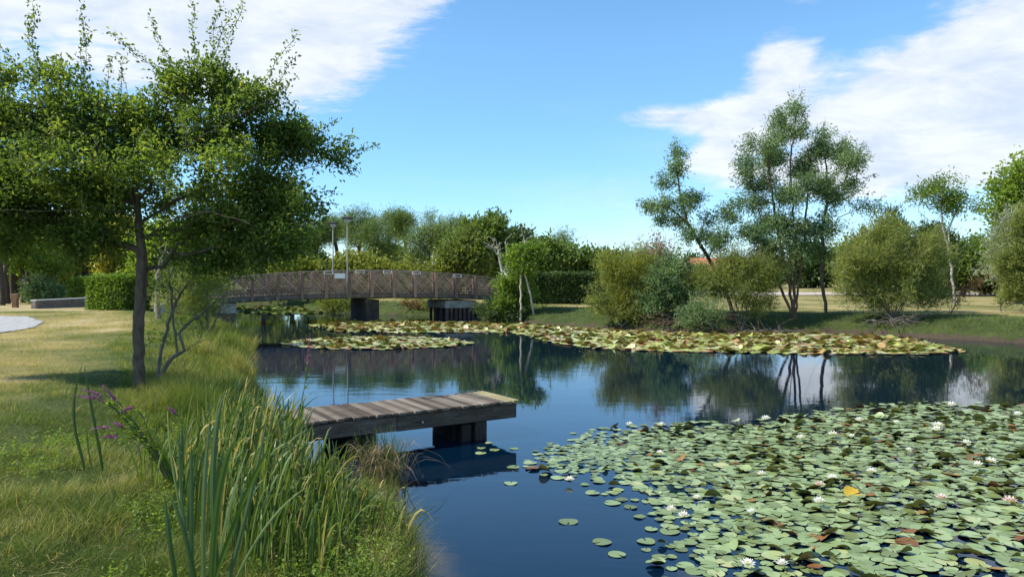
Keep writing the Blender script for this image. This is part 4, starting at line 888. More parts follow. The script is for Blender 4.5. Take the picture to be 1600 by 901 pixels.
# ================================================================== grass and reeds
def density_xy(n, x0, x1, y0, y1, pw=1.6):
    """roots spread over the ground, thinning out with distance from the near bank"""
    u = R.random(n); e = 1 - pw; y = (y0 ** e + u * (y1 ** e - y0 ** e)) ** (1 / e)
    return x0 + (x1 - x0) * R.random(n), y
def finish_grass(name, lab, V, Fs, tn, mat=grass_mat):
    return tag(link(name, new_mesh(name, V, Fs, [mat], np.clip(tn, 0, 1))), lab, kind='stuff')
def on_path(x, y):
    r = np.hypot(x + 26, (y - 20.5) / 1.05); return (r > 7.4) & (r < 10.45 + .5 * fbm(x, y, .3))
def lawn():
    n = 330000; y = 3.2 * (34 / 3.2) ** R.random(n); x = -y * .86 + (y * .86 + .5) * R.random(n)
    s = sdist(x, y); ok = (s > .02) & ~on_path(x, y); x, y, s = x[ok], y[ok], s[ok]
    dry = dryness(x, y, s); bare = fbm(x + 5, y, .8) + .25 * (fbm(x, y, .2) - .5) > .555; keep = ~(bare & (R.random(len(x)) < .75)); x, y, s, dry = x[keep], y[keep], s[keep], dry[keep]
    cl = fbm(x * 1.0, y, .35); h = (.022 + .055 * cl * cl * 1.6) * (1 + 1.1 * (1 - sst(s, .6, 2.5))) * (1 + .5 * (y < 9) * (fbm(x + 50, y, .9) > .52)) * (.6 + .8 * R.random(len(x))) + .0012 * y
    wd = .0022 + .00042 * y
    tn = .12 + .8 * dry + .26 * (R.random(len(x)) - .5) + .30 * (R.random(len(x)) < .14) + .35 * (fbm(x + 60, y, .45) - .5)
    p = np.stack([x, y, gz(x, y, s) - .004], 1)
    V, Fs, t = blades(p, h, wd, .55 + .8 * R.random(len(x)), tn, 1)
    finish_grass('lawn_grass', 'short dry and green grass blades on the left bank', V, Fs, t)
def bank_grass():
    # tall feathery grass along the left shore
    n = 78000; k = int(n * 1.0); y = 7.0 * (38 / 7.0) ** R.random(k); s0 = SHORE[1:18]
    xs = np.interp(y, s0[:, 1], s0[:, 0]); x = xs - 2.7 * R.random(k) ** 1.25 * np.clip(y / 14, .55, 1.5) + .25
    s = sdist(x, y); cl = fbm(x, y, .9); near = sst(y, 8.2, 11)
    ok = (s > -.22) & (s < 3.3) & (cl + .3 * R.random(k) - .10 * sst(s, .8, 3) > .42) & (R.random(k) < .35 + .65 * near); x, y, s, cl = x[ok], y[ok], s[ok], cl[ok]
    # keep the jetty deck clear
    rel = np.stack([x - DA[0], y - DA[1]], 1); u = rel @ DU[:2]; v = rel @ DW[:2]; ok = ~((u > -.1) & (u < 5.0) & (v > -.25) & (v < 1.2)); x, y, s, cl = x[ok], y[ok], s[ok], cl[ok]
    m = len(x); h = (.20 + .55 * sst(cl, .35, .7)) * (.55 + .6 * R.random(m)) * (1.05 - .85 * sst(s, .5, 1.9)) * (.65 + .35 * sst(y, 9, 13)) * (1 - .45 * sst(y, 22, 30))
    tn = .12 + .62 * (fbm(x + 7, y, .8)) + .36 * (R.random(m) < .22) * R.random(m) + .12 * R.random(m) - .05; h = h * (1 + .35 * (R.random(m) < .06))
    p = np.stack([x, y, np.maximum(gz(x, y, s), -.12) - .02], 1)
    V, Fs, t = blades(p, h, .0035 + .00055 * y, .25 + .45 * R.random(m), tn, 2)
    finish_grass('bank_grass', 'tall feathery green and straw grass leaning along the left shore', V, Fs, t)
    # far banks
    n = 90000; x = -26 + 62 * R.random(n); y = 24 + 36 * R.random(n) ** 1.2; s = sdist(x, y); ok = (s > -.08) & (s < 7) & ((x > -15) | (y > 40)) & (np.abs(x) < y * .8 + 2); x, y, s = x[ok], y[ok], s[ok]
    cl = fbm(x, y, 1.3); ok = (cl + .5 * R.random(len(x)) > .45) & (R.random(len(x)) < 1.05 - .12 * s); x, y, s, cl = x[ok], y[ok], s[ok], cl[ok]; m = len(x)
    h = (.10 + .30 * cl * (1 - sst(s, 1.2, 4))) * (.6 + .8 * R.random(m)) * (.35 + .65 * sst(s, .1, .8)); dry = dryness(x, y, s)
    p = np.stack([x, y, gz(x, y, s) - .02], 1); V, Fs, t = blades(p, h, .014 + .0006 * y, .3 + .5 * R.random(m), .22 + .60 * dry + .25 * (R.random(m) - .5), 1)
    finish_grass('far_bank_grass', 'green grass fringe along the right and far banks', V, Fs, t)
lawn(); bank_grass()
def rough_grass():
    n = 95000; y = 3.2 * (11.5 / 3.2) ** R.random(n); x = -y * .84 + (y * .84 - .4) * R.random(n); s = sdist(x, y); cl = .7 * fbm(x + 2, y, .5) + .3 * fbm(x, y, .16)
    ok = (s > -.10) & (cl + .12 * R.random(n) + .25 * (1 - sst(s, .1, .6)) > .50 + .10 * sst(y, 8, 11)); x, y, s, cl = x[ok], y[ok], s[ok], cl[ok]; m = len(x)
    h = (.06 + .55 * np.maximum(cl - .48, 0) + .14 * (1 - sst(s, .1, .5))) * (.5 + R.random(m)); dark = fbm(x - 8, y, .6)
    tn = -.02 + .75 * dark + .55 * (R.random(m) < .26) * R.random(m) + .12 * R.random(m)
    V, Fs, t = blades(np.stack([x, y, np.maximum(gz(x, y, s), -.08) - .01], 1), h, .0028 + .0003 * y + .001 * R.random(m), .4 + .9 * R.random(m), tn, 2)
    finish_grass('rough_grass', 'longer tufty green grass in the left foreground', V, Fs, t)
rough_grass()

def herbs():
    """low leafy weeds between the grass at the near left"""
    n = 12000; x, y = density_xy(n, -4.8, -.7, 3.3, 9.5, 1.9); s = sdist(x, y); c = fbm(x + 20, y + 3, .7)
    ok = (s > .05) & (c + .18 * (R.random(n) - .5) > .50) & ((x > -2.6 - (y - 4) * .3) | (c + .2 * (R.random(n) - .5) > .60)); x, y, s = x[ok], y[ok], s[ok]; m = len(x); z = gz(x, y, s); k = 11
    hh = (.05 + .16 * R.random(m) * (1 + 1.0 * (1 - sst(s, .1, 1.0)))); ln = rdir(m) * (1, 1, 0)
    u = R.random((m, k)); p = np.stack([x, y, z], 1)[:, None] + u[..., None] * (np.array([0, 0, 1.]) * hh[:, None] + ln * hh[:, None] * .5)[:, None]
    p = p.reshape(-1, 3) + R.normal(size=(m * k, 3)) * .010; d = rdir(m * k); d[:, 2] = np.abs(d[:, 2]) * .5 + .05; d = norm(d); LL = .014 + .022 * R.random(m * k)
    V, Q = leaf_quads(p, d, norm(rdir(m * k, 2)), LL, LL * .55); tn = np.repeat(np.clip(.35 + .5 * R.random(m), 0, 1), k) + .25 * (R.random(m * k) - .5)
    tag(link('ground_weeds', new_mesh('ground_weeds', V, [Q], [bright_leaf], np.repeat(np.clip(tn, 0, 1), 4))), 'low light green leafy weeds in the foreground grass', kind='stuff')
    # dry litter stalks lying flat
    n = 9000; x, y = density_xy(n, -4.9, -.8, 3.3, 11, 1.9); s = sdist(x, y); ok = (s > .05) & (fbm(x, y + 9, .8) > .42); x, y, s = x[ok], y[ok], s[ok]; m = len(x)
    a = R.random(m) * 6.28; d = np.stack([np.cos(a), np.sin(a), .12 * R.normal(size=m)], 1); L = .03 + .13 * R.random(m) ** 2
    p = np.stack([x, y, gz(x, y, s) + .012 + .02 * R.random(m)], 1); V, Q = leaf_quads(p, norm(d), norm(rdir(m, 3)), L, .0022 + .0015 * R.random(m))
    tag(link('straw_litter', new_mesh('straw_litter', V, [Q], [grass_mat], np.repeat(.72 + .28 * R.random(m), 4))), 'dry straw stalks lying in the foreground grass', kind='stuff')
herbs()

def ribbon(pts, wd, fold=.25, n=9, tone=.5, twist=0.):
    """one long strap leaf through the given points with a keeled section"""
    pts = np.array(pts, float); t = np.linspace(0, 1, len(pts)); u = np.linspace(0, 1, n)
    if len(pts) == 2: c = pts[0] + (pts[1] - pts[0]) * u[:, None]
    else:
        co = [np.polyfit(t, pts[:, k], min(len(pts) - 1, 3)) for k in range(3)]; c = np.stack([np.polyval(q, u) for q in co], 1)
    d = norm(np.gradient(c, axis=0)); fa = twist; s = np.array((math.cos(fa), math.sin(fa), 0)); s = norm(s - d * (d @ s)[:, None]); nn = np.cross(s, d)
    prof = np.minimum(1, (1 - u) * 3.2) ** .8 * (.75 + .25 * np.minimum(1, u * 5)); ww = (wd * .5 * prof)[:, None]; ww[-1] = wd * .02
    A = c - s * ww; B = c + nn * ww * fold; Cc = c + s * ww
    V = np.stack([A, B, Cc], 1).reshape(-1, 3); i = np.arange(n - 1)[:, None] * 3
    Q = np.concatenate([i + np.array([[0, 1, 4, 3]]), i + np.array([[1, 2, 5, 4]])])
    return V, Q, np.clip(np.full(len(V), tone) + np.repeat(.45 * np.maximum(0, u - .88) / .12 * (tone > .3), 3), 0, 1)
def join(parts):
    V = []; Q = []; T = []; n = 0
    for v, q, t in parts: V.append(v); Q.append(q + n); T.append(t); n += len(v)
    return np.concatenate(V), np.concatenate(Q), np.concatenate(T)
def iris(name, lab, parts, loc, cat='plant', group=None, mat=reed_mat, pn='blades'):
    V, Q, T = join(parts); loc = np.array(loc, float); root = thing(name, loc, lab, cat, group)
    link(pn, new_mesh(pn, V - loc, [Q], [mat], T, smooth=False), root); return root
def ground_at(x, y): return float(gz(np.array([x]), np.array([y]))[0])
def fan(cx, cy, n, h0, h1, sp, lean, wd, seed, tone=(.2, .5), bias=(0, 0)):
    rr = random.Random(seed); out = []
    for i in range(n):
        a = rr.uniform(0, 6.28); r = sp * math.sqrt(rr.random()); x = cx + r * math.cos(a); y = cy + r * math.sin(a); z = max(ground_at(x, y), -.1) - .05
        h = rr.uniform(h0, h1); la = rr.uniform(0, 6.28); l = lean * rr.random() ** 1.3 * h; dx = l * math.cos(la) + bias[0] * h; dy = l * math.sin(la) + bias[1] * h
        tipz = z + h - .25 * l
        pts = [(x, y, z), (x + dx * .2, y + dy * .2, z + h * .42), (x + dx * .55, y + dy * .55, z + h * .78), (x + dx, y + dy, tipz if rr.random() < .85 else z + h * .62)]
        out.append(ribbon(pts, wd * rr.uniform(.7, 1.2), n=8, tone=rr.uniform(*tone) if rr.random() > .13 else rr.uniform(.8, 1), twist=rr.uniform(-1.2, 1.2)))
    return out
def pixel_blades(specs, Y):
    out = []
    for pts, wd, tone, tw in specs:
        q = [P(a, b, Y + (c[0] if c else 0)) for a, b, *c in pts]; out.append(ribbon(q, wd, n=12, tone=tone, twist=tw))
    return out
def near_plants():
    Y = 4.15
    sp = [([(345, 960, 0), (333, 742, .1), (352, 609, .25)], .034, .25, .2), ([(330, 960, 0), (340, 787, -.1), (369, 681, -.15)], .036, .42, .1), ([(318, 960), (378, 787, -.1), (431, 685, -.2)], .026, .38, .3),
          ([(282, 950), (266, 850, 0), (257, 768, .05)], .026, .12, .2), ([(312, 950), (289, 835), (261, 768, .05)], .022, .10, .2), ([(300, 950), (299, 800, .1), (299, 689, .2)], .026, .28, .5), ([(322, 960), (318, 800, .2), (330, 640, .4)], .028, .22, .1),
          ([(306, 940), (285, 790, .2), (280, 650, .4)], .02, .35, .7), ([(335, 950), (352, 820, .1), (388, 700, .3)], .022, .30, -.4), ([(340, 960, .1), (385, 800, .3), (420, 640, .6)], .026, .24, .3),
          ([(316, 940, .2), (275, 760, .3), (262, 640, .5)], .014, .55, .3), ([(350, 950, .2), (410, 830, .4), (480, 760, .6)], .018, .5, .2)]
    parts = pixel_blades(sp, Y)
    iris('iris_plant', 'nearest clump of broad upright strap leaves at the bottom left', parts, (P(320, 901, Y)[0], Y, ground_at(P(320, 901, Y)[0], Y)))
    b = pixel_blades([([(132, 735), (122, 692), (115, 640), (130, 564)], .026, .14, .1), ([(160, 735), (155, 700), (143, 636), (131, 567)], .024, .10, .2), ([(145, 735), (138, 700), (136, 660)], .014, .45, .4)], 6.3)
    q = P(140, 735, 6.3); iris('iris_plant', 'two dark crossed strap leaves standing alone on the left bank', b, (q[0], 6.3, ground_at(q[0], 6.3)))
    K = [('dense middle clump of tall iris leaves in front of the jetty end', P(395, 760, 6.6)[0], 6.6, 85, .55, 1.05, .42, .34, 3), ('iris clump left of the dense middle one, shorter', P(330, 760, 6.9)[0], 6.9, 45, .4, .85, .34, .4, 4),
         ('tall iris clump rising beside the bank end of the jetty', P(400, 700, 8.2)[0], 8.2, 75, .6, 1.08, .45, .3, 5), ('iris clump at the water edge beneath the jetty', P(468, 790, 6.4)[0], 6.4, 58, .35, .68, .42, .42, 6),
         ('low iris clump at the bottom centre of the bank', P(470, 860, 5.5)[0], 5.5, 55, .3, .62, .42, .5, 7), ('iris clump behind the nearest broad-leaved one', P(375, 850, 5.3)[0], 5.3, 42, .45, .85, .36, .4, 8),
         ('sparse iris sprouts at the waterline by the bottom centre', P(575, 850, 6.0)[0], 6.0, 22, .25, .5, .32, .6, 9)]
    K += [('iris clump at the very bottom, right of the nearest broad-leaved one', P(450, 900, 5.0)[0], 5.0, 45, .35, .68, .36, .5, 31), ('ragged iris clump left of centre halfway down the bank', P(350, 830, 5.7)[0], 5.7, 50, .4, .8, .4, .5, 32),
          ('broad mass of mixed iris leaves between the nearest clump and the water', P(440, 800, 6.0)[0], 6.0, 105, .40, .85, .50, .55, 21), ('tall iris clump tucked against the side beam of the jetty', P(415, 720, 7.7)[0], 7.7, 70, .55, 1.0, .42, .35, 22),
          ('bushy iris clump left behind the nearest broad-leaved one', P(300, 790, 6.2)[0], 6.2, 55, .35, .72, .40, .6, 23), ('thin-leaved iris clump on the rim of the bank below the jetty', P(530, 810, 6.5)[0], 6.5, 45, .2, .42, .40, .6, 24)]
    for lab, x, y, n, h0, h1, s_, ln, seed in K:
        iris('iris_plant', lab, fan(x, y, int(n * 1.7), h0, h1, s_, ln, .017, seed, (.05, .72), (.12, 0)), (x, y, ground_at(x, y)), group='iris clumps on the near bank')
    # single bent leaf over the water
    x = P(640, 800, 6.6)[0]; q = pixel_blades([([(628, 740), (660, 720), (694, 678 + 100)], .016, .4, .3), ([(600, 800), (640, 810), (686, 784)], .016, .4, .2), ([(560, 800), (620, 805), (684, 783)], .012, .6, .2)][1:], 6.3)
    iris('reed_plant', 'bent reed leaves reaching out low over the open water', q, (P(600, 800, 6.3)[0], 6.3, 0))
    # brown rush tussock by the jetty
    cx, cy = P(598, 745, 8.1)[0], 8.1; loc = (cx, cy, 0); root = thing('rush_tussock', loc, 'tussock of green and dry brown rushes in the water beside the jetty', 'plant'); rr = random.Random(5); G = []; D = []
    for i in range(340):
        a = rr.uniform(0, 6.28); r = .27 * rr.random(); x = cx + r * math.cos(a); y = cy + r * math.sin(a); h = rr.uniform(.3, .72); l = rr.uniform(.05, .42); la = rr.uniform(0, 6.28); dx, dy = l * math.cos(la), l * math.sin(la) * .7
        dry = rr.random() < .45
        if dry: pts = [(x, y, -.05), (x + dx * .3, y + dy * .3, h * .55), (x + dx * .8, y + dy * .8, h * .72), (x + dx * 1.5, y + dy * 1.5, h * rr.uniform(.1, .65))]
        else: pts = [(x, y, -.05), (x + dx * .2, y + dy * .2, h * .5), (x + dx * .7, y + dy * .7, h)]
        (D if dry else G).append(ribbon(pts, .007, n=6, tone=rr.uniform(.72, .95) if dry else rr.uniform(.1, .5), twist=rr.uniform(0, 3)))
    for nm, lst, mt in (('green_stalks', G, reed_mat), ('dry_stalks', D, dry_stalk)):
        V, Q, T = join(lst); link(nm, new_mesh(nm, V - loc, [Q], [mt], T), root)
dry_stalk = mat_leaf('dry_stalk', [(0, (.10, .065, .035)), (.6, (.20, .13, .07)), (1, (.34, .25, .15))], .2)
near_plants()

petal_purple = mat_leaf('purple_petal', [(0, (.24, .05, .24)), (.5, (.38, .09, .36)), (1, (.55, .22, .50))], .35, tmul=1.)
stem_mat = mat_leaf('stem_green', [(0, (.06, .06, .03)), (1, (.12, .15, .06))], .05)
def loosestrife(lab, stems, Y, leafy=True):
    b0 = P(stems[0][0][0], stems[0][0][1], Y); loc = np.array((b0[0], Y, ground_at(b0[0], Y))); root = thing('loosestrife', loc, lab, 'flower', 'purple loosestrife on the bank')
    LV = []; 
    for st in stems:
        pts = np.array([P(a, b, Y + (c[0] if c else 0)) for a, b, *c in st]); t = np.linspace(0, 1, len(pts)); u = np.linspace(0, 1, 14); co = [np.polyfit(t, pts[:, k], min(3, len(pts) - 1)) for k in range(3)]; c = np.stack([np.polyval(q, u) for q in co], 1)
        m = MB(); m.tube(list(c), list(np.linspace(.006, .0025, 14)), 5); m.build('stem', stem_mat, root, off=loc)
        if leafy:
            k = 46; w_ = .05 + R.random(k) * .70; i = np.clip((w_ * 13).astype(int), 0, 12); p = c[i] + (c[i + 1] - c[i]) * (w_ * 13 - i)[:, None]; d = norm(norm(c[i + 1] - c[i]) * .7 + rdir(k)); L = .025 + .045 * R.random(k)
            V, Q = leaf_quads(p, d, rdir(k, 2), L, L * .26); LV.append((V, Q, np.repeat(R.random(k), 4)))
        k = 90; w_ = .80 + .2 * R.random(k); i = np.clip((w_ * 13).astype(int), 0, 12); p = c[i] + (c[i + 1] - c[i]) * (w_ * 13 - i)[:, None]; d = norm(rdir(k) + norm(c[i + 1] - c[i]) * .4); L = (.012 + .010 * R.random(k)) * (1.25 - (w_ - .8) * 3)
        V, Q = leaf_quads(p, d, rdir(k), L, L * .6); link('flower_spike', new_mesh('flower_spike', V - loc, [Q], [petal_purple], np.repeat(R.random(k), 4)), root)
    if LV: V, Q, T = join(LV); link('leaves', new_mesh('leaves', V - loc, [Q], [bright_leaf], T), root)
loosestrife('leaning purple loosestrife with many drooping spikes at the left, biggest of them', [[(262, 745), (225, 680), (195, 640), (160, 602)], [(266, 745), (215, 668), (175, 628), (126, 607)], [(262, 745), (205, 665), (165, 628), (118, 618)], [(258, 745), (215, 680), (180, 640), (152, 622)],
             [(260, 745), (230, 690), (190, 668), (141, 671)], [(262, 745), (235, 700), (200, 683), (156, 683)], [(266, 745), (232, 690), (205, 670), (176, 660)], [(266, 745), (235, 680), (215, 640), (186, 648)]], 5.9)
loosestrife('short purple loosestrife with one spike right of the leaning one', [[(300, 745), (292, 690), (280, 655), (263, 636)]], 6.6)
loosestrife('tall purple loosestrife spike standing against the far water', [[(452, 700), (468, 640), (478, 590), (484, 522)]], 7.4)
loosestrife('pale faded loosestrife spike in front of the jetty bank end', [[(428, 760), (434, 710), (438, 690), (441, 660)]], 6.8)

# ================================================================== water lilies
def mat_pad(name, stops, spec=.45, rough=.32):
    m, t, o = newmat(name); L = t.links.new
    oi = N(t, 'ShaderNodeObjectInfo'); n = tex(t, 9, 3, .6)
    f = M(t, 'ADD', attr(t), M(t, 'ADD', M(t, 'MULTIPLY', M(t, 'SUBTRACT', oi.outputs['Random'], .5), .85), M(t, 'MULTIPLY', M(t, 'SUBTRACT', n, .5), .25)))
    c = ramp(t, f, stops); b = N(t, 'ShaderNodeBsdfPrincipled', inp={'Roughness': rough, 'Specular IOR Level': spec}); L(c, b.inputs['Base Color']); L(b.outputs[0], o.inputs[0]); return m
pad_top = mat_pad('lily_pad_top', [(0, (.11, .13, .035)), (.2, (.165, .215, .075)), (.5, (.22, .29, .115)), (.8, (.29, .355, .16)), (1, (.42, .40, .16))], .55, .36)
pad_under = mat_pad('lily_pad_underside', [(0, (.13, .12, .03)), (.5, (.21, .19, .04)), (1, (.30, .18, .06))], .35, .4)
pad_brown = mat_pad('lily_pad_brown', [(0, (.12, .045, .022)), (.5, (.20, .10, .03)), (1, (.36, .24, .06))], .3, .5)
pad_far = mat_pad('lily_pad_far', [(0, (.13, .18, .04)), (.35, (.22, .27, .06)), (.6, (.31, .35, .08)), (.8, (.41, .44, .15)), (.95, (.55, .54, .32)), (1, (.34, .20, .08))], .5, .4)
pad_under_far = mat_pad('lily_pad_underside_far', [(0, (.15, .17, .04)), (.6, (.26, .27, .06)), (1, (.30, .20, .07))], .35, .45)
petal = mat_leaf('lily_petal', [(0, (.78, .76, .72)), (1, (.88, .86, .84))], .25, .45, .3, 1.0)
petal_pink = mat_leaf('lily_petal_pink', [(0, (.72, .52, .50)), (1, (.82, .68, .66))], .25, .45, .3, 1.0)
stamen_m = mat_noise('lily_stamen', [(.3, (.70, .42, .06)), (.7, (.80, .55, .10))], 8, .6, 0)

def pad_shape(n=14, seed=0, curl=0., cup=.03, notch=True):
    """unit-radius lily pad, upper skin and lower skin, with the slit to the middle"""
    rr = random.Random(seed); gap = .16 if notch else 0; rings = [.0, .5, 1.0]; ang = [gap + (2 * math.pi - 2 * gap) * i / (n - 1) for i in range(n)]
    V = [(0, 0, 0)]; amp = rr.uniform(.4, 1) * cup; ph = rr.uniform(0, 6)
    for r in rings[1:]:
        for a in ang:
            q = r * (1 + .03 * math.sin(3 * a + ph)); z = amp * r * r * math.sin(2 * a + ph) + (cup * .35 if r == 1 else 0)
            x, y = q * math.cos(a), q * math.sin(a)
            if curl: z += curl * max(0, y) ** 1.6; y = y * (1 - .25 * min(1, curl) * max(0, y))
            V.append((x, y, z))
    F3 = [(0, 1 + i, 2 + i) for i in range(n - 1)]; F4 = [(1 + i, 1 + n + i, 2 + n + i, 2 + i) for i in range(n - 1)]
    return np.array(V), np.array(F3), np.array(F4)
def pad_arrays(seed, n=14, curl=0., cup=.03, th=.02):
    V, a, b = pad_shape(n, seed, curl, cup); m = len(V); V2 = V - (0, 0, th)
    F3 = np.concatenate([a, a[:, ::-1] + m]); F4 = np.concatenate([b, b[:, ::-1] + m]); return np.concatenate([V, V2]), F3, F4, [0] * len(a) + [1] * len(a) + [0] * len(b) + [1] * len(b)
def pad_mesh(name, seed, top, under, **k):
    V, F3, F4, mi = pad_arrays(seed, **k); me = new_mesh(name, V, [F3, F4], [top, under], np.full(len(V), .5), mi, smooth=True); return me
NEARPOLY = [(824, 735), (812, 712), (850, 690), (905, 672), (985, 662), (1090, 660), (1190, 652), (1290, 640), (1400, 628), (1620, 630), (2050, 640), (2400, 960), (1060, 960), (1020, 895), (1000, 850), (985, 815), (955, 785), (905, 755), (860, 745)]
def inpoly(px, py, poly):
    poly = np.array(poly, float); ins = np.zeros(px.shape, bool); n = len(poly); dm = np.full(px.shape, 1e9)
    for i in range(n):
        a, b = poly[i], poly[(i + 1) % n]; c = (a[1] > py) != (b[1] > py)
        with np.errstate(divide='ignore', invalid='ignore'): xi = a[0] + (py - a[1]) / (b[1] - a[1] if b[1] != a[1] else 1e-9) * (b[0] - a[0])
        ins ^= c & (px < xi)
    return ins
def wpoly(poly): return [tuple(water_pt(a, b)[:2]) for a, b in poly]
def water_pt(px, py, z=0.):
    cx = (px - 800) / F; cy = (450.5 - py) / F; y = cp + cy * sp_; zz = cy * cp - sp_; k = (z - CH) / zz; return np.array([cx * k, y * k, z])
def dist_to_poly(x, y, poly):
    d = np.full(x.shape, 1e9); n = len(poly)
    for i in range(n):
        a = np.array(poly[i]); e = np.array(poly[(i + 1) % n]) - a; t = np.clip(((x - a[0]) * e[0] + (y - a[1]) * e[1]) / (e @ e), 0, 1); d = np.minimum(d, np.hypot(x - a[0] - t * e[0], y - a[1] - t * e[1]))
    return d
def scatter(poly, n, rfun, minf=.6, seed=1, edge=.9, emin=.12):
    """dart throwing inside a polygon on the water, thinner at its rim"""
    W_ = wpoly(poly); A = np.array(W_); rg = np.random.default_rng(seed); x = rg.uniform(A[:, 0].min(), A[:, 0].max(), n); y = rg.uniform(A[:, 1].min(), A[:, 1].max(), n)
    ok = inpoly(x, y, W_); x, y = x[ok], y[ok]; d = dist_to_poly(x, y, W_); c = fbm(x + 3, y, .9); ok = rg.random(len(x)) < (emin + (1 - emin) * sst(d + (c - .5) * .8, 0, edge)); x, y = x[ok], y[ok]; r = rfun(x, y, rg)
    cell = {}; out = []
    G_ = .35
    for i in range(len(x)):
        k = (int(x[i] // G_), int(y[i] // G_)); bad = False
        for a in (-1, 0, 1):
            for b in (-1, 0, 1):
                for j in cell.get((k[0] + a, k[1] + b), ()):
                    if (x[j] - x[i]) ** 2 + (y[j] - y[i]) ** 2 < (minf * (r[i] + r[j])) ** 2: bad = True; break
                if bad: break
            if bad: break
        if not bad: cell.setdefault(k, []).append(i); out.append(i)
    return x[out], y[out], r[out]
def pads_near():
    def rf(x, y, rg): return (.040 + .050 * rg.random(len(x)) ** 1.3) * (1 + .2 * sst(x, .8, 3.5))
    x, y, r = scatter(NEARPOLY, 60000, rf, .56, 3, 1.7, .04)
    s = sdist(x, y); ok = s < -.2; x, y, r = x[ok], y[ok], r[ok]
    # loose pads placed one by one
    lone = [((888, 815), .093, 'lone round pad on dark water, lowest left of the patch'), ((941, 847), .085, 'lone pad left of the patch near the bottom of the photo'), ((926, 770), .08, 'lone pad just left of the patch on open water, upper one'), ((957, 786), .085, 'lone pad beside the patch rim, right of the upper one'),
            ((964, 866), .075, 'small lone pad by the patch rim near the bottom'), ((798, 755), .075, 'lone pad below the end of the jetty'), ((751, 708), .075, 'floating pad nearest the jetty post, lowest of its group'), ((752, 700), .06, 'small pad beside the jetty post, middle of its group'),
            ((773, 703), .07, 'floating pad right of the jetty post group'), ((803, 701), .06, 'floating pad under the jetty tip reflection, right one'), ((764, 692), .055, 'smallest pad tucked at the jetty post'), ((802, 730), .08, 'floating pad between the jetty tip reflection and the patch'),
            ((930, 740), .055, 'tiny pad at the upper left rim of the patch')]
    flat = [pad_mesh('lily_pad', i, pad_top, pad_under, cup=.07) for i in range(6)]
    up = [pad_mesh('lily_pad', 20 + i, pad_top, pad_under, curl=.30 + .15 * i, cup=.08) for i in range(4)]
    brown = [pad_mesh('lily_pad', 40 + i, pad_brown, pad_brown, curl=.3 * i, cup=.15) for i in range(3)]
    for (p, rr_, lab) in lone:
        q = water_pt(*p); o = link('lily_pad', flat[int(p[0]) % 6]); o.location = (q[0], q[1], .006); o.scale = (rr_,) * 3; o.rotation_euler = (0, 0, random.uniform(0, 6)); tag(o, lab, 'lily pad', 'lily pads on the pond')
        d = np.hypot(x - q[0], y - q[1]) > rr_ + r; x, y, r = x[d], y[d], r[d]
    n = len(x); px = 800 + F * x / y; dd = np.hypot(x, y) / r; vis = (px < 1605) & (px > 0) & (y > 5.65); order = np.argsort(np.where(vis, y / r ** 1.0, 1e9 + dd)); order = np.argsort(np.where(vis, dd, 1e9)); crowd = sst(x, .8, 3.2)
    kind = np.where(R.random(n) < .035 + .10 * crowd, 1, 0); kind = np.where(R.random(n) < .012 + .02 * crowd, 2, kind)
    zz = .004 + .014 * R.random(n) * (.3 + crowd) ; tx = R.normal(size=n) * (.010 + .04 * crowd); ty = R.normal(size=n) * (.010 + .04 * crowd); rz = R.random(n) * 6.28
    rz = np.where(kind > 0, math.pi + R.normal(size=n) * .8, rz); tx = np.where(kind == 1, .10 + .20 * R.random(n), tx); zz = np.where(kind == 1, zz + .012 + .02 * R.random(n), zz)
    LB = {0: 'flat green lily pad lying in the crowded patch at the near right', 1: 'lily pad in the near right patch with one side lifted, showing its olive underside', 2: 'brown or yellow withered lily pad in the near right patch'}
    for i in order[:287]:
        ms = (flat, up, brown)[kind[i]]; o = link('lily_pad', ms[int(R.integers(len(ms)))]); o.location = (x[i], y[i], zz[i]); o.scale = (r[i],) * 3; o.rotation_euler = (tx[i], ty[i], rz[i]); tag(o, LB[int(kind[i])], 'lily pad', 'lily pads on the pond')
    rest = order[287:]; stuff_pads('lily_pad_patch', 'dense mass of green lily pads filling the farther part of the near right patch', x[rest], y[rest], r[rest], kind[rest], zz[rest], tx[rest], ty[rest], rz[rest], (pad_top, pad_under, pad_brown), 12)
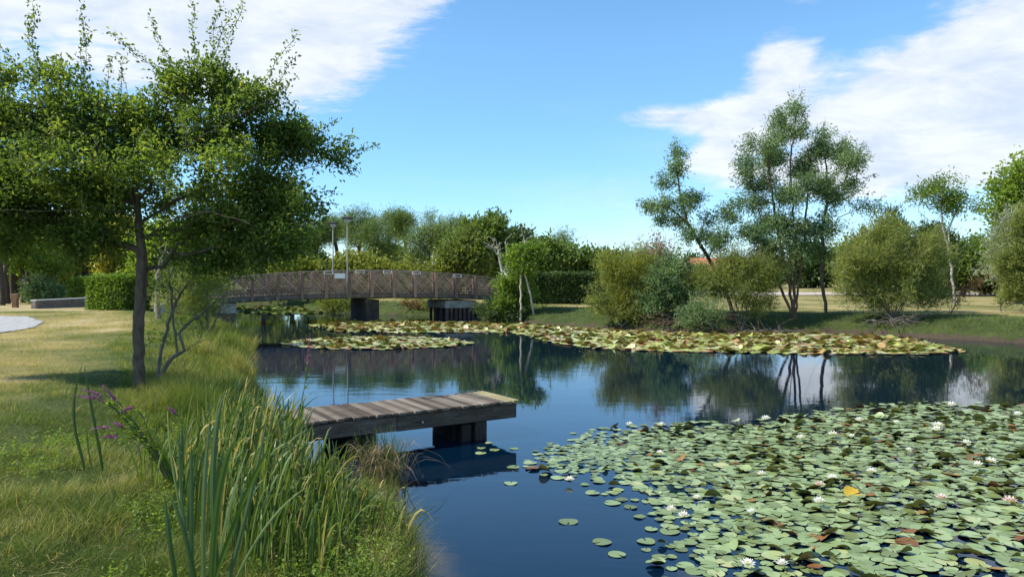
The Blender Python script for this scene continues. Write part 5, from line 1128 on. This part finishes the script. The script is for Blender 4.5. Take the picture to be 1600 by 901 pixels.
def stuff_pads(name, lab, x, y, r, kind, zz, tx, ty, rz, mats, nv):
    protos = {(0, i): pad_arrays(i, n=nv, cup=.08) for i in range(4)}; protos.update({(1, i): pad_arrays(20 + i, n=nv, curl=.30 + .15 * i, cup=.08) for i in range(4)}); protos.update({(2, i): pad_arrays(40 + i, n=nv, curl=.3 * i, cup=.15) for i in range(4)})
    Vs = []; A3 = []; A4 = []; M3 = []; M4 = []; T = []; n0 = 0
    var = R.integers(0, 4, len(x))
    for key, (V, F3, F4, mi) in protos.items():
        ix = np.where((kind == key[0]) & (var == key[1]))[0]
        if not len(ix): continue
        k = len(ix); ca, sa = np.cos(rz[ix]), np.sin(rz[ix]); cx_, sx_ = np.cos(tx[ix]), np.sin(tx[ix])
        P0 = V[None] * r[ix][:, None, None]; X, Y_, Z = P0[..., 0], P0[..., 1], P0[..., 2]; Y2 = Y_ * cx_[:, None] - Z * sx_[:, None]; Z2 = Y_ * sx_[:, None] + Z * cx_[:, None] + X * ty[ix][:, None]
        W_ = np.stack([X * ca[:, None] - Y2 * sa[:, None] + x[ix][:, None], X * sa[:, None] + Y2 * ca[:, None] + y[ix][:, None], Z2 + zz[ix][:, None]], 2)
        m = V.shape[0]; off = (n0 + np.arange(k) * m)[:, None, None]; Vs.append(W_.reshape(-1, 3)); A3.append((F3[None] + off).reshape(-1, 3)); A4.append((F4[None] + off).reshape(-1, 4)); h = len(F3); mi = np.array(mi)
        if key[0] == 2: mi = mi * 0 + 2
        M3.append(np.tile(mi[:h], k)); M4.append(np.tile(mi[h:], k)); T.append(np.repeat(np.clip(.5 + .85 * (R.random(k) - .5), 0, 1), m)); n0 += k * m
    me = new_mesh(name, np.concatenate(Vs), [np.concatenate(A3), np.concatenate(A4)], mats, np.concatenate(T), np.concatenate(M3 + M4), smooth=True)
    tag(link(name, me), lab, kind='stuff')
pads_near()
def pads_far(lab, poly, n, r0, r1, seed, nv=8, minf=.5, up=.16, br=.03, edge=.6, emin=.35):
    def rf(x, y, rg): return r0 + (r1 - r0) * rg.random(len(x))
    x, y, r = scatter(poly, n, rf, minf, seed, edge, emin); s = sdist(x, y); ok = s < -.05; x, y, r = x[ok], y[ok], r[ok]; k = len(x)
    kd = np.where(R.random(k) < up, 1, 0); kd = np.where(R.random(k) < br, 2, kd); z = .008 + .02 * R.random(k)
    stuff_pads('lily_pad_patch', lab, x, y, r, kd, z, np.where(kd == 1, .05 + .2 * R.random(k), R.normal(size=k) * .05), R.normal(size=k) * .05, np.where(kd > 0, math.pi + R.normal(size=k), R.random(k) * 6.28), (pad_far, pad_under_far, pad_brown), nv); return x, y
F1 = pads_far('oval raft of yellowish lily pads in open water below the bridge', [(436, 537), (480, 530), (560, 526), (640, 526), (710, 530), (740, 536), (700, 542), (600, 546), (500, 545)], 9000, .10, .17, 11, emin=.6)
F2 = pads_far('long band of yellow-green lily pads along the far right bank', [(485, 508), (560, 501), (700, 503), (830, 503), (900, 508), (980, 514), (1060, 519), (1200, 519), (1330, 523), (1420, 528), (1510, 549), (1440, 554), (1250, 553), (1040, 549), (930, 545), (870, 536), (800, 519), (640, 520), (520, 518)], 60000, .12, .20, 12, emin=.6)
F3_ = pads_far('distant patch of lily pads seen under the left span of the bridge', [(372, 487), (372, 480), (440, 478), (520, 479), (560, 482), (540, 487), (480, 490), (420, 491)], 16000, .16, .26, 13, emin=.6)

def lily_protos():
    out = []
    for v, (mat, op) in enumerate(((petal, .9), (petal, .62), (petal_pink, .75), (petal, .38))):
        parts = []; 
        for ring, (k, el, L, wd) in enumerate(((8, .35, .058, .021), (8, .75, .052, .019), (6, 1.1, .042, .016))):
            for i in range(k):
                a = 6.283 * (i + .5 * (ring % 2)) / k; e = el / op if op < .9 else el; e = min(e, 1.45); h = np.array((math.cos(a), math.sin(a), 0)); p0 = h * .006 + (0, 0, .012 + .004 * ring); p1 = p0 + L * .55 * (h * math.cos(e * .6) + np.array((0, 0, math.sin(e * .6)))); p2 = p1 + L * .5 * (h * math.cos(e) + np.array((0, 0, math.sin(e))))
                sd_ = np.array((-math.sin(a), math.cos(a), 0)); V = np.array([p0 - sd_ * wd * .25, p0 + sd_ * wd * .25, p1 + sd_ * wd * .5 + (0, 0, .004), p2, p1 - sd_ * wd * .5 + (0, 0, .004), p1]); parts.append((V, np.array([[0, 1, 2, 5], [0, 5, 4, 4]]), np.full(6, .5)))
                parts[-1] = (V, np.array([[0, 1, 2, 5], [5, 2, 3, 4], [0, 5, 4, 0]])[:2], np.full(6, .5)); V2 = np.array([V[0], V[5], V[4], V[0] - (0, 0, .0005)]); parts.append((V2, np.array([[0, 1, 2, 3]]), np.full(4, .5)))
        V, Q, T = join(parts); pm = new_mesh('petals', V, [Q], [mat], T)
        m = MB()
        for i in range(16):
            a = i * 2.4; r_ = .010 * math.sqrt(i / 16); m.tube([(r_ * math.cos(a), r_ * math.sin(a), .014), (1.3 * r_ * math.cos(a), 1.3 * r_ * math.sin(a), .034)], .0016, 4)
        o = m.build('stamens', stamen_m); sm = o.data; bpy.data.objects.remove(o); out.append((pm, sm))
    return out
def lilies():
    pr = lily_protos()
    S = [((889, 756), 1.0, 0, 'open white water lily alone on blue water left of the patch'), ((983, 669), 1., 1, 'small white water lily at the far left tip of the patch rim'), ((1033, 671), 1.1, 1, 'white water lily right of the far left tip one'), ((1196, 662), 1.35, 1, 'white water lily beside dark leaves at the far rim of the patch'),
         ((1031, 714), .9, 0, 'white water lily in the upper left third of the patch'), ((1189, 750), .95, 1, 'white half-open water lily in the middle of the patch, above the trio of leaves'), ((1048, 805), .95, 1, 'pinkish white water lily at the left rim, left one of a close pair'), ((1067, 815), 1., 1, 'white water lily at the left rim, right one of a close pair'),
         ((1088, 786), .8, 1, 'small white water lily just above the close pair'), ((1173, 812), .95, 3, 'white water lily right of the close pair'), ((1250, 692), 1.1, 1, 'white water lily in the far middle of the patch'), ((1301, 686), 1.2, 0, 'white water lily right of the far middle one'), ((1361, 745), 1., 0, 'white water lily right of the big yellow pad'),
         ((1300, 756), 1., 0, 'white water lily just left of the tall yellow pad'), ((1280, 767), .95, 2, 'pinkish water lily below left of the big yellow pad'), ((1279, 795), 1.1, 1, 'white water lily in the near middle of the patch'), ((1342, 664), 1.2, 1, 'white water lily near the far rim, centre right'), ((1465, 672), 1.4, 0, 'white water lily beside a red pad, upper one'),
         ((1463, 680), 1.4, 1, 'white water lily beside a red pad, lower one'), ((1527, 737), 1.2, 3, 'plump white water lily at the right, left one of two'), ((1548, 730), 1.2, 0, 'white water lily at the right, right one of two'), ((1486, 640), 1.5, 1, 'white water lily at the farthest right rim of the patch'), ((1168, 892), 1.0, 0, 'open white water lily at the bottom edge, left one'),
         ((1221, 893), .9, 1, 'open white water lily at the bottom edge, right one'), ((1577, 794), 1.2, 2, 'pale pink ragged water lily near the right edge'), ((1470, 788), 1.0, 2, 'flattened pink water lily petals in the right half of the patch'), ((1330, 690), 1., 3, 'budding white water lily between two far open ones'), ((1590, 655), 1.3, 1, 'white water lily at the far right edge of the photo'),
         ((1400, 668), 1.0, 3, 'closed white water lily near the far rim'), ((1510, 700), 1.1, 1, 'white water lily in the bright far right part of the patch'), ((1420, 712), .9, 3, 'small closed water lily among bright leaves')]
    for (p, sc, v, lab) in S:
        q = water_pt(*p); root = thing('water_lily', (q[0], q[1], .018 + .02 * sst(q[0], .8, 3)), lab, 'flower', 'water lily flowers', rz=random.uniform(0, 6)); root.scale = (sc * 1.08,) * 3; root.location.z += .015
        link('petals', pr[v][0], root); link('stamens', pr[v][1], root)
    # the big yellow pad
    y_ = mat_noise('yellow_pad', [(.3, (.42, .25, .02)), (.7, (.62, .42, .05))], 5, .4, 0); q = water_pt(1332, 776)
    o = link('lily_pad', pad_mesh('lily_pad', 77, y_, y_, curl=.5, cup=.1)); o.location = (q[0], q[1], .03); o.scale = (.10,) * 3; o.rotation_euler = (.3, 0, .2); tag(o, 'single bright orange-yellow lily pad standing out in the near right patch', 'lily pad', 'lily pads on the pond')
lilies()

# ================================================================== dead branches on the banks
def brushpile(name, lab, c_px, Y, n, wpx, hpx, mat=bark_grey, r=.018, droop=.3):
    c = P(c_px[0], c_px[1], Y); loc = np.array((c[0], Y, ground_at(c[0], Y))); root = thing(name, loc, lab, 'branches'); m = MB(); rr = random.Random(sum(map(ord, lab))); W_ = wpx / F * Y; H = hpx / F * Y
    for i in range(n):
        a = rr.uniform(0, 6.28); p = np.array((rr.uniform(-.35, .35) * W_, rr.uniform(-.3, .3), rr.uniform(0, .2))); d = np.array((math.cos(a), math.sin(a) * .6 - .25, rr.uniform(-.1, .6))); L = rr.uniform(.25, .6) * W_; pts = [p]
        for k in range(5): d = d + np.array((rr.uniform(-.3, .3), rr.uniform(-.3, .3), rr.uniform(-.35, .15))); d /= np.linalg.norm(d); pts.append(pts[-1] + d * L / 5)
        for q in pts: q[2] = max(min(q[2], H), -.4 - 0 * q[2])
        r0 = r * rr.uniform(.5, 1.3); m.tube(pts, list(np.linspace(r0, r0 * .25, 6)), 5, tone=rr.random())
        if rr.random() < .7:
            b = pts[3]; m.tube([b, b + d * L * .2 + (0, 0, .12), b + d * L * .35 + (rr.uniform(-.2, .2), 0, .05)], [r0 * .5, r0 * .35, r0 * .15], 4, tone=rr.random())
    m.build('branches', mat, root, smooth=True)
brushpile('dead_branches', 'tangle of pale dead branches hanging into the lilies left of the tallest tree', (1195, 505), 31.2, 60, 90, 28)
brushpile('dead_branches', 'grey dead twigs at the waterline below the round olive bush', (1400, 512), 29.9, 60, 100, 20)
brushpile('dead_branches', 'brown brushwood along the bank below the teal bush', (1070, 512), 31.8, 70, 110, 16, bark_red, .02)
brushpile('dead_branches', 'dead twigs on the far bank seen under the bridge', (505, 487), 49.5, 40, 50, 14)
